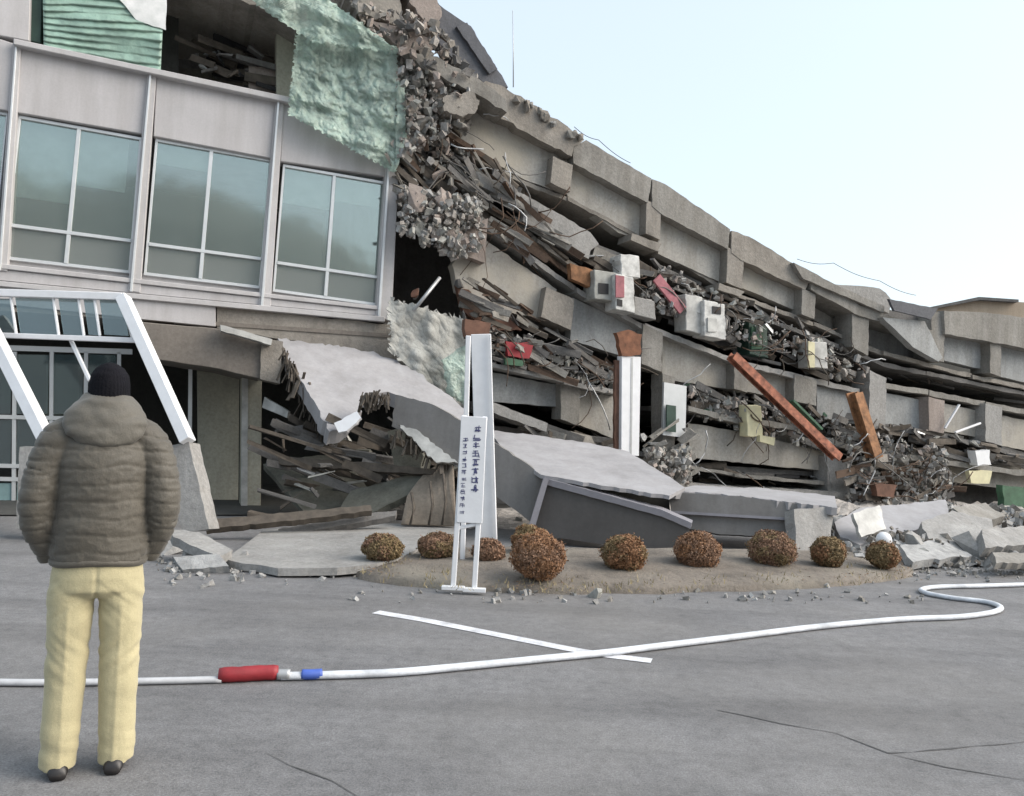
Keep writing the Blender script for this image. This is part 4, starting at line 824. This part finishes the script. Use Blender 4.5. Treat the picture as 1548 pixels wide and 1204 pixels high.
TP = thing('tall_post', 'tall pale square post standing behind the notice board', 'post', G(742, 850))
bar('post', P(737, 822, 9.0), P(727, 506, 9.0), .10, .215, 'white', TP, Vector((0, 1, 0))); bar('edge_trim', P(750, 822, 8.92), P(741, 506, 8.92), .03, .02, 'white', TP)
tag(bar('thin_post', P(699, 850, 8.3), P(708, 508, 8.3), .05, .05, 'white', None, Vector((0, 1, 0))), 'thin white post rising left of the tall pale post', 'post')
tag(fac('board', [(703, 482), (742, 488), (738, 512), (704, 508)], 1, .15, 'brown', None, 1.5), 'dark red scrap just above the two tall posts', 'scrap')
# ================================================================== BUSHES
M['shrub'] = None
def leafmat(name, c):
    m, n, b = mat(name); oi = n.nodes.new('ShaderNodeObjectInfo'); p = geo_pos(n)
    a = ramp(n, noi(n, 26, 3, .6, p).outputs[0], [(.3, tuple(v*.65 for v in c)), (.5, c), (.72, tuple(v*1.35 for v in c))]).outputs[0]
    n.links.new(a, b.inputs['Base Color']); b.inputs['Roughness'].default_value = .8; return m
M['leaf_rust'] = leafmat('rusty_leaves', (.24, .125, .062)); M['leaf_olive'] = leafmat('olive_leaves', (.20, .142, .07)); M['leaf_brown'] = leafmat('brown_leaves', (.225, .132, .082))
M['twig'] = plain('twig_bark', (.07, .05, .035), .9)
def bush(px, base, wpx, top, m, label, mix=None):
    q = G(px, base, .065); dd = q.y; r = wpx/2*dd/FPX; hgt = (base-top)*dd/FPX; r = max(r, .12)
    t = thing('bush', label, 'bush', q, 'round clipped bushes on the planting bed'); rn = random.Random(int(px))
    bm = bmesh.new()
    for k in range(7):
        a_ = rn.uniform(0, 6.28); tube_bm(bm, [q+Vector((.02*math.cos(a_), .02*math.sin(a_), -.05)), q+Vector((r*.35*math.cos(a_), r*.35*math.sin(a_), hgt*.35)), q+Vector((r*.7*math.cos(a_), r*.7*math.sin(a_), hgt*.62))], [.012, .008, .004], 5)
    link('stem', frombm(bm, 'stem'), 'twig', t)
    bm = bmesh.new(); sd = Vector((px, 0, 0))
    for k in range(8500):
        v = Vector((rn.gauss(0, 1), rn.gauss(0, 1), rn.gauss(0, 1))).normalized()
        f = 1 + .17*noise.noise(v*1.7+sd) + .08*noise.noise(v*4.5+sd); rad = f*(rn.random()**.16)
        if rn.random() < .03: rad *= rn.uniform(1, 1.15)
        flat = v.z if v.z > 0 else v.z*.85
        c_ = q + Vector((v.x*r*rad, v.y*r*rad, hgt*(.5+.5*flat*rad)))
        s = rn.uniform(.009, .018); nn = (v+Vector((rn.gauss(0, .7), rn.gauss(0, .7), rn.gauss(0, .7)))).normalized(); u, w_ = frame_of(nn)
        th = rn.uniform(0, 6.28); u2 = u*math.cos(th)+w_*math.sin(th); w2 = nn.cross(u2)
        fc = bm.faces.new([bm.verts.new(x) for x in (c_-u2*s, c_+w2*s*.45, c_+u2*s, c_-w2*s*.45)])
        if mix: fc.material_index = 1 if noise.noise(c_*7) + rn.gauss(0, .2) > .15 else 0
    link('foliage', frombm(bm, 'foliage'), [m, mix] if mix else m, t)
bush(577, 852, 62, 808, 'leaf_olive', 'olive brown bush at the left end of the planting bed', 'leaf_brown')
bush(660, 848, 62, 805, 'leaf_brown', 'flattened brown bush just left of the notice board legs', 'leaf_olive')
bush(737, 857, 48, 814, 'leaf_brown', 'small dull bush just right of the notice board legs')
bush(800, 846, 60, 794, 'leaf_olive', 'olive bush half hidden behind the largest bush', 'leaf_rust')
bush(813, 882, 84, 806, 'leaf_rust', 'largest rusty brown bush at the front of the bed', 'leaf_brown')
bush(942, 869, 68, 809, 'leaf_rust', 'round bush in front of the dark fallen fascia', 'leaf_olive')
bush(1053, 864, 74, 804, 'leaf_brown', 'broad reddish brown bush right of the dark fascia corner', 'leaf_rust')
bush(1166, 861, 72, 802, 'leaf_brown', 'broad brown bush in front of the pale fascia end', 'leaf_olive')
bush(1251, 862, 52, 811, 'leaf_olive', 'narrow bush second from the right end of the bed', 'leaf_rust')
bush(1334, 862, 50, 820, 'leaf_olive', 'low bush with a white rounded object on it at the right end', 'leaf_rust')
M['litter'] = leafmat('fallen_leaves', (.17, .11, .065)); bm = bmesh.new()
for _ in range(1800):
    bx, by = random.choice([(577, 852), (660, 850), (737, 858), (813, 880), (942, 869), (1053, 864), (1166, 862), (1251, 862), (1334, 862)]); q = G(bx+random.gauss(0, 38), by+random.gauss(2, 8), .085)
    u, w_ = frame_of(Vector((random.gauss(0, .4), random.gauss(0, .4), 1))); s_ = random.uniform(.006, .016); bm.faces.new([bm.verts.new(v) for v in (q-u*s_, q+w_*s_*.5, q+u*s_, q-w_*s_*.5)])
link('leaf_litter', frombm(bm, 'leaf_litter'), 'litter', kind='stuff')
bm = bmesh.new(); c = P(1336, 816, 9.3); bmesh.ops.create_icosphere(bm, subdivisions=3, radius=.085, matrix=Matrix.Translation(c))
tag(link('white_ball', frombm(bm, 'white_ball'), 'white', None, True), 'white rounded object resting on top of the rightmost bush', 'ball')
# ================================================================== FIRE HOSE
FH = thing('fire_hose', 'white fire hose with a red sleeve and blue band lying across the asphalt', 'hose', G(600, 1010))
def smooth_path(pix, z, sub=8):
    p_ = [G(x, y, 0)+Vector((0, 0, z)) for x, y in pix]; q = []
    for i in range(len(p_)-1):
        a0, a1, a2, a3 = p_[max(i-1, 0)], p_[i], p_[i+1], p_[min(i+2, len(p_)-1)]
        for j in range(sub):
            t = j/sub; q.append(.5*((2*a1)+(a2-a0)*t+(2*a0-5*a1+4*a2-a3)*t*t+(3*a1-a0-3*a2+a3)*t**3))
    return q+[p_[-1]]
M['hose'] = plain('white_hose_canvas', (.64, .67, .71), .8, 0, .35, 5, .3); M['hose_grey'] = plain('greyish_hose_canvas', (.50, .51, .53), .7, 0, .15, 14)
tube('hose', smooth_path([(425, 1029), (500, 1027), (600, 1023), (720, 1012), (830, 1001), (912, 993), (1000, 982), (1120, 967), (1240, 952), (1360, 941), (1450, 937), (1500, 930), (1512, 922), (1490, 914), (1440, 908), (1402, 901), (1394, 895), (1420, 891), (1500, 889), (1640, 884)], .024), .028, 'hose', FH, 10, .022)
tube('hose', smooth_path([(-80, 1036), (60, 1038), (200, 1036), (335, 1033)], .02), .022, 'hose_grey', FH, 10, .018)
tube('sleeve', smooth_path([(330, 1032), (360, 1031), (390, 1029), (420, 1028)], .042, 3), [.036, .041, .043, .040, .043, .042, .043, .041, .043, .038], 'red', FH, 12)
cp = tube('coupling', smooth_path([(419, 1029), (427, 1029), (438, 1029)], .034, 2), .030, 'steel', FH, 12)
tube('band', smooth_path([(456, 1028), (470, 1028), (486, 1027)], .030, 3), .033, 'blue', FH, 12, .029)
# distant beige building beyond the right end
DB = thing('distant_building', 'beige distant building peeking over the right end of the roof', 'building', Vector((P(1490, 500, 45).x, 45, 0)))
def far(nm, pts, dep, t, m): 
    fr = [P(x, y, dep) for x, y in pts]; return link(nm, frombm(prism_bm(fr, [q+Vector((0, t, 0)) for q in fr]), nm), m, DB)
M['beige'] = rough_mat('beige_far_wall', (.46, .37, .28), .15, .3, .1, .2)
far('wall', [(1404, 467), (1482, 453), (1560, 458), (1640, 460), (1640, 700), (1404, 700)], 45, 10, 'beige'); far('roof', [(1394, 467), (1480, 449), (1540, 453), (1540, 457), (1482, 453.5), (1402, 469)], 44.6, 11, 'concrete_dark')
# ================================================================== PERSON
PX = G(131, 1164); 
PR = thing('person', 'person seen from behind in brown puffer jacket, khaki trousers and black knit cap', 'person', (PX.x, PX.y, 0))
PR.scale = (.82, .84, .965); PR.rotation_euler = (0, 0, math.radians(23))
def loft(bm, rings, n=28):      # rings: (centre, rx, ry) level ellipses
    rs = []
    for c_, rx, ry in rings: rs.append([bm.verts.new(Vector(c_)+Vector((rx*math.cos(2*math.pi*j/n), ry*math.sin(2*math.pi*j/n), 0))) for j in range(n)])
    for a_, b_ in zip(rs, rs[1:]):
        for j in range(n): bm.faces.new((a_[j], a_[(j+1) % n], b_[(j+1) % n], b_[j]))
    bm.faces.new(rs[0][::-1]); bm.faces.new(rs[-1])
def crv(pts, sub=6):
    p_ = [Vector(q[0]) for q in pts]; r_ = [q[1] for q in pts]; Q_, R_ = [], []
    for i in range(len(p_)-1):
        a0, a1, a2, a3 = p_[max(i-1, 0)], p_[i], p_[i+1], p_[min(i+2, len(p_)-1)]
        for j in range(sub):
            t = j/sub; Q_.append(.5*((2*a1)+(a2-a0)*t+(2*a0-5*a1+4*a2-a3)*t*t+(3*a1-a0-3*a2+a3)*t**3)); R_.append(r_[i]+(r_[i+1]-r_[i])*t)
    return Q_+[p_[-1]], R_+[r_[-1]]
def fuse(name, bm, vox, mats, disp=None, it=2, sm=.5):    # weld overlapping forms to one continuous skin
    me = frombm(bm, name); tmp = bpy.data.objects.new('tmp', me); COL.objects.link(tmp)
    md = tmp.modifiers.new('r', 'REMESH'); md.mode = 'VOXEL'; md.voxel_size = vox
    ms = tmp.modifiers.new('s', 'SMOOTH'); ms.iterations = it; ms.factor = sm
    me2 = bpy.data.meshes.new_from_object(tmp.evaluated_get(bpy.context.evaluated_depsgraph_get())); bpy.data.objects.remove(tmp); bpy.data.meshes.remove(me)
    if disp:
        co = [v.co + v.normal*disp(v.co, v.normal) for v in me2.vertices]
        for v, c_ in zip(me2.vertices, co): v.co = c_
    return link(name, me2, mats, PR, True, world=False)
def fabric(name, c, fine=240, vary=.2, bump=.3, rough=.85):
    m, n, b = mat(name); tc = n.nodes.new('ShaderNodeTexCoord'); v = tc.outputs['Object']
    a = ramp(n, noi(n, 5, 5, .6, v).outputs[0], [(.3, tuple(x*(1-vary) for x in c)), (.7, tuple(x*(1+vary*.5) for x in c))]).outputs[0]
    a = mixc(n, 1, a, ramp(n, noi(n, fine, 2, .6, v).outputs[0], [(.3, (.8,)*3), (.7, (1.15,)*3)]).outputs[0], 'MULTIPLY')
    n.links.new(a, b.inputs['Base Color']); b.inputs['Roughness'].default_value = rough; b.inputs['Sheen Weight'].default_value = .15 if max(c) > .02 else 0; b.inputs['Specular IOR Level'].default_value = .5 if max(c) > .02 else .15
    bp = n.nodes.new('ShaderNodeBump'); bp.inputs['Strength'].default_value = bump; bp.inputs['Distance'].default_value = .01
    n.links.new(noi(n, 28, 6, .65, v).outputs[0], bp.inputs['Height']); n.links.new(bp.outputs[0], b.inputs['Normal']); return m
M['jacket'] = fabric('brown_quilted_nylon', (.085, .076, .060), 300, .18, .45, .62)
M['hood'] = fabric('hood_nylon', (.105, .097, .080), 300, .15, .4, .65)
M['khaki'] = fabric('khaki_cotton', (.46, .41, .25), 400, .12, .35, .9)
M['knit'] = fabric('black_knit', (.008, .008, .011), 160, .3, .8, .95)
M['skin'] = fabric('skin', (.42, .27, .20), 80, .1, .1, .5)
M['shoe'] = plain('dark_leather', (.018, .016, .016), .4, 0, .2, 20)
# body: head, neck and the hands pushed into the pockets, one skin
bm = bmesh.new()
loft(bm, [((0, .02, 1.38), .075, .07), ((0, .02, 1.46), .062, .062), ((0, .03, 1.50), .062, .07), ((0, .05, 1.52), .07, .095), ((0, .045, 1.56), .077, .105), ((0, .04, 1.61), .08, .108), ((0, .03, 1.66), .076, .102), ((0, .03, 1.70), .055, .08), ((0, .03, 1.72), .02, .03)], 24)
for s in (-1, 1):
    bmesh.ops.create_uvsphere(bm, u_segments=10, v_segments=8, radius=.03, matrix=Matrix.Translation((s*.083, .03, 1.575)) @ Matrix.Diagonal((.4, .7, 1.1, 1)))
bmesh.ops.create_uvsphere(bm, u_segments=10, v_segments=8, radius=.022, matrix=Matrix.Translation((0, .155, 1.57)) @ Matrix.Diagonal((.8, 1, 1.3, 1)))
def facef(co, nrm):
    if co.y < .1: return 0
    return -.006*(math.exp(-((abs(co.x)-.033)**2+(co.z-1.60)**2)/.0002)) - .004*math.exp(-(co.x**2/.0009+(co.z-1.53)**2/.00006))
bm_b = bm
for s in (-1, 1):
    Q_, R_ = crv([((s*.22, .02, 1.0), .03), ((s*.20, .05, .94), .028), ((s*.165, .06, .88), .034), ((s*.15, .065, .83), .03)], 4); tube_bm(bm, Q_, R_, 10)
    for k, (dx, dz) in enumerate(((-.025, -.0), (-.008, -.012), (.010, -.008), (.026, .004))):
        Q_, R_ = crv([((s*(.15-dx*.6), .065, .84), .0095), ((s*(.145-dx), .075, .80+dz), .009), ((s*(.14-dx), .072, .765+dz), .008)], 3); tube_bm(bm, Q_, R_, 7)
    Q_, R_ = crv([((s*.14, .065, .87), .011), ((s*.115, .085, .845), .010), ((s*.10, .09, .82), .009)], 3); tube_bm(bm, Q_, R_, 7)
loft(bm, [((0, .0, .80), .14, .09), ((0, 0, 1.0), .14, .09), ((0, 0, 1.2), .15, .09), ((0, 0, 1.36), .15, .08), ((0, .01, 1.42), .08, .07)], 20)
for s in (-1, 1):
    Q_, R_ = crv([((s*.12, .0, 1.36), .06), ((s*.2, -.005, 1.34), .055), ((s*.25, -.015, 1.24), .05), ((s*.275, -.03, 1.15), .045), ((s*.272, -.01, 1.06), .042), ((s*.245, .03, 1.0), .038), ((s*.22, .02, .99), .034)], 5); tube_bm(bm, Q_, R_, 10)
fuse('body', bm, .006, 'skin', facef, 1)
# trousers
bm = bmesh.new()
loft(bm, [((0, .0, .985), .19, .125), ((0, -.005, .90), .205, .14), ((0, -.01, .83), .212, .145), ((0, -.01, .775), .205, .135), ((0, 0, .74), .15, .09)], 32)
for s in (-1, 1):
    k = 1 if s > 0 else 1.0
    Q_, R_ = crv([((s*.105, -.005, .84), .105), ((s*.112, -.005, .74), .106), ((s*.116, 0, .60), .100), ((s*.118, .005, .46), .094), ((s*.122, 0, .32), .090), ((s*.126, -.01, .18), .086), ((s*.130, -.012, .08), .084), ((s*.132, -.01, .035), .086)], 7); tube_bm(bm, Q_, R_, 26)
def fold(co, nrm):
    z = co.z; q = Vector((co.x*4, co.y*4, z*13)); d_ = .007*noise.noise(q)
    low = max(0, 1-z/.34); d_ += low*.009*noise.noise(Vector((co.x*5+3, co.y*5, z*26+co.x*8)))
    kn = math.exp(-((z-.50)/.10)**2); d_ += kn*.012*noise.noise(Vector((co.x*6, co.y*5+2, z*24-abs(co.x)*18)))
    cr_ = math.exp(-((z-.74)/.08)**2); d_ += cr_*.010*noise.noise(Vector((co.x*3, 5, z*30+abs(co.x)*22)))
    if co.y < 0: d_ -= .007*math.exp(-(co.x/.010)**2)*(1 if z > .74 else 0)                       # centre seam
    if co.y < 0 and z < .72: d_ += .004*math.exp(-((abs(co.x)-.118)/.012)**2)                     # ironed crease
    return d_
tr = fuse('trousers', bm, .0085, 'khaki', fold, 3)
# jacket
bm = bmesh.new()
loft(bm, [((0, .01, .885), .205, .155), ((0, .01, .90), .222, .168), ((0, .005, .98), .226, .172), ((0, 0, 1.08), .212, .172), ((0, -.005, 1.2), .208, .172), ((0, -.01, 1.3), .215, .165), ((0, -.005, 1.38), .215, .148), ((0, .005, 1.44), .165, .12), ((0, .01, 1.49), .11, .1), ((0, .015, 1.52), .09, .095)], 36)
for s in (-1, 1):
    Q_, R_ = crv([((s*.135, .0, 1.425), .088), ((s*.205, -.005, 1.385), .094), ((s*.256, -.015, 1.28), .090), ((s*.283, -.03, 1.16), .084), ((s*.280, -.01, 1.06), .078), ((s*.250, .04, .97), .068), ((s*.222, .075, .905), .056)], 8); tube_bm(bm, Q_, R_, 24)
def puff(co, nrm):
    z = co.z; arm = abs(co.x) > .235 or (abs(co.x) > .19 and z < 1.0)
    per = .058 if arm else .072; ph = z/per + (abs(co.x)*1.2 if arm else 0) + .35*noise.noise(Vector((co.x*5, co.y*5, z*3)))
    d_ = -.007*(1-abs(math.sin(math.pi*ph)))**4*(1.1 if arm else .8)
    d_ += .005*noise.noise(Vector((co.x*9, co.y*9, z*26))) + .0035*(1-abs(noise.noise(Vector((co.x*14+4, co.y*14, z*34)))))**3
    if not arm: d_ += .010*noise.noise(Vector((co.x*3.5, 2, z*11)))*max(0, min(1, (1.25-z)*5))
    return d_
fuse('jacket', bm, .0075, 'jacket', puff, 2)
bm = bmesh.new(); N = 40
ring = [Vector((.212*math.cos(2*math.pi*j/N), .01+.158*math.sin(2*math.pi*j/N), .893+.006*math.sin(6*math.pi*j/N))) for j in range(N)]; tube_bm(bm, ring+[ring[0]], .016, 8, False); link('hem', frombm(bm, 'hem'), 'jacket', PR, True, world=False)
# hood lying on the shoulders
bm = bmesh.new()
loft(bm, [((0, -.105, 1.375), .05, .03), ((0, -.112, 1.395), .12, .05), ((0, -.095, 1.43), .176, .074), ((0, -.07, 1.48), .196, .088), ((0, -.045, 1.53), .180, .096), ((0, -.02, 1.575), .135, .105), ((0, 0, 1.60), .105, .095)], 36)
Q_, R_ = crv([((-.17, .03, 1.455), .055), ((-.13, .10, 1.46), .045), ((-.05, .135, 1.46), .04), ((.05, .135, 1.46), .04), ((.13, .10, 1.46), .045), ((.17, .03, 1.455), .055)], 5); tube_bm(bm, Q_, R_, 14)
def hoodf(co, nrm): return .012*noise.noise(Vector((co.x*6, co.y*7, co.z*14))) + .006*noise.noise(Vector((co.x*16, co.y*16, co.z*36)))
fuse('hood', bm, .009, 'hood', hoodf, 3)
# cap
bm = bmesh.new()
loft(bm, [((0, .02, 1.555), .094, .118), ((0, .02, 1.60), .099, .124), ((0, .02, 1.645), .097, .120), ((0, .018, 1.685), .086, .108), ((0, .016, 1.715), .064, .082), ((0, .014, 1.735), .036, .048), ((0, .014, 1.742), .010, .014)], 32)
def knitf(co, nrm): return .0012*math.sin(math.atan2(co.y, co.x)*34) + .006*noise.noise(Vector(co)*14)
fuse('cap', bm, .006, 'knit', knitf, 2)
for s in (-1, 1):
    bm = bmesh.new(); cx = s*.132; yaw = s*-.10
    n = 20; prof = [(-.12, .032, .030), (-.10, .040, .052), (-.04, .043, .062), (.03, .046, .060), (.09, .050, .048), (.14, .044, .036), (.165, .024, .026)]
    rs = []
    for yy, hw, hz in prof: rs.append([bm.verts.new((hw*math.cos(2*math.pi*j/n), yy, max(.004, hz*.55+hz*.55*math.sin(2*math.pi*j/n)))) for j in range(n)])
    for a_, b_ in zip(rs, rs[1:]):
        for j in range(n): bm.faces.new((a_[j], a_[(j+1) % n], b_[(j+1) % n], b_[j]))
    bm.faces.new(rs[0][::-1]); bm.faces.new(rs[-1])
    bmesh.ops.scale(bm, vec=(1.12, 1.1, 1.1), verts=bm.verts); bmesh.ops.rotate(bm, cent=(0, 0, 0), matrix=Matrix.Rotation(yaw, 3, 'Z'), verts=bm.verts); bmesh.ops.translate(bm, vec=(cx, .02, 0), verts=bm.verts)
    link('shoe', frombm(bm, 'shoe'), 'shoe', PR, True, world=False)
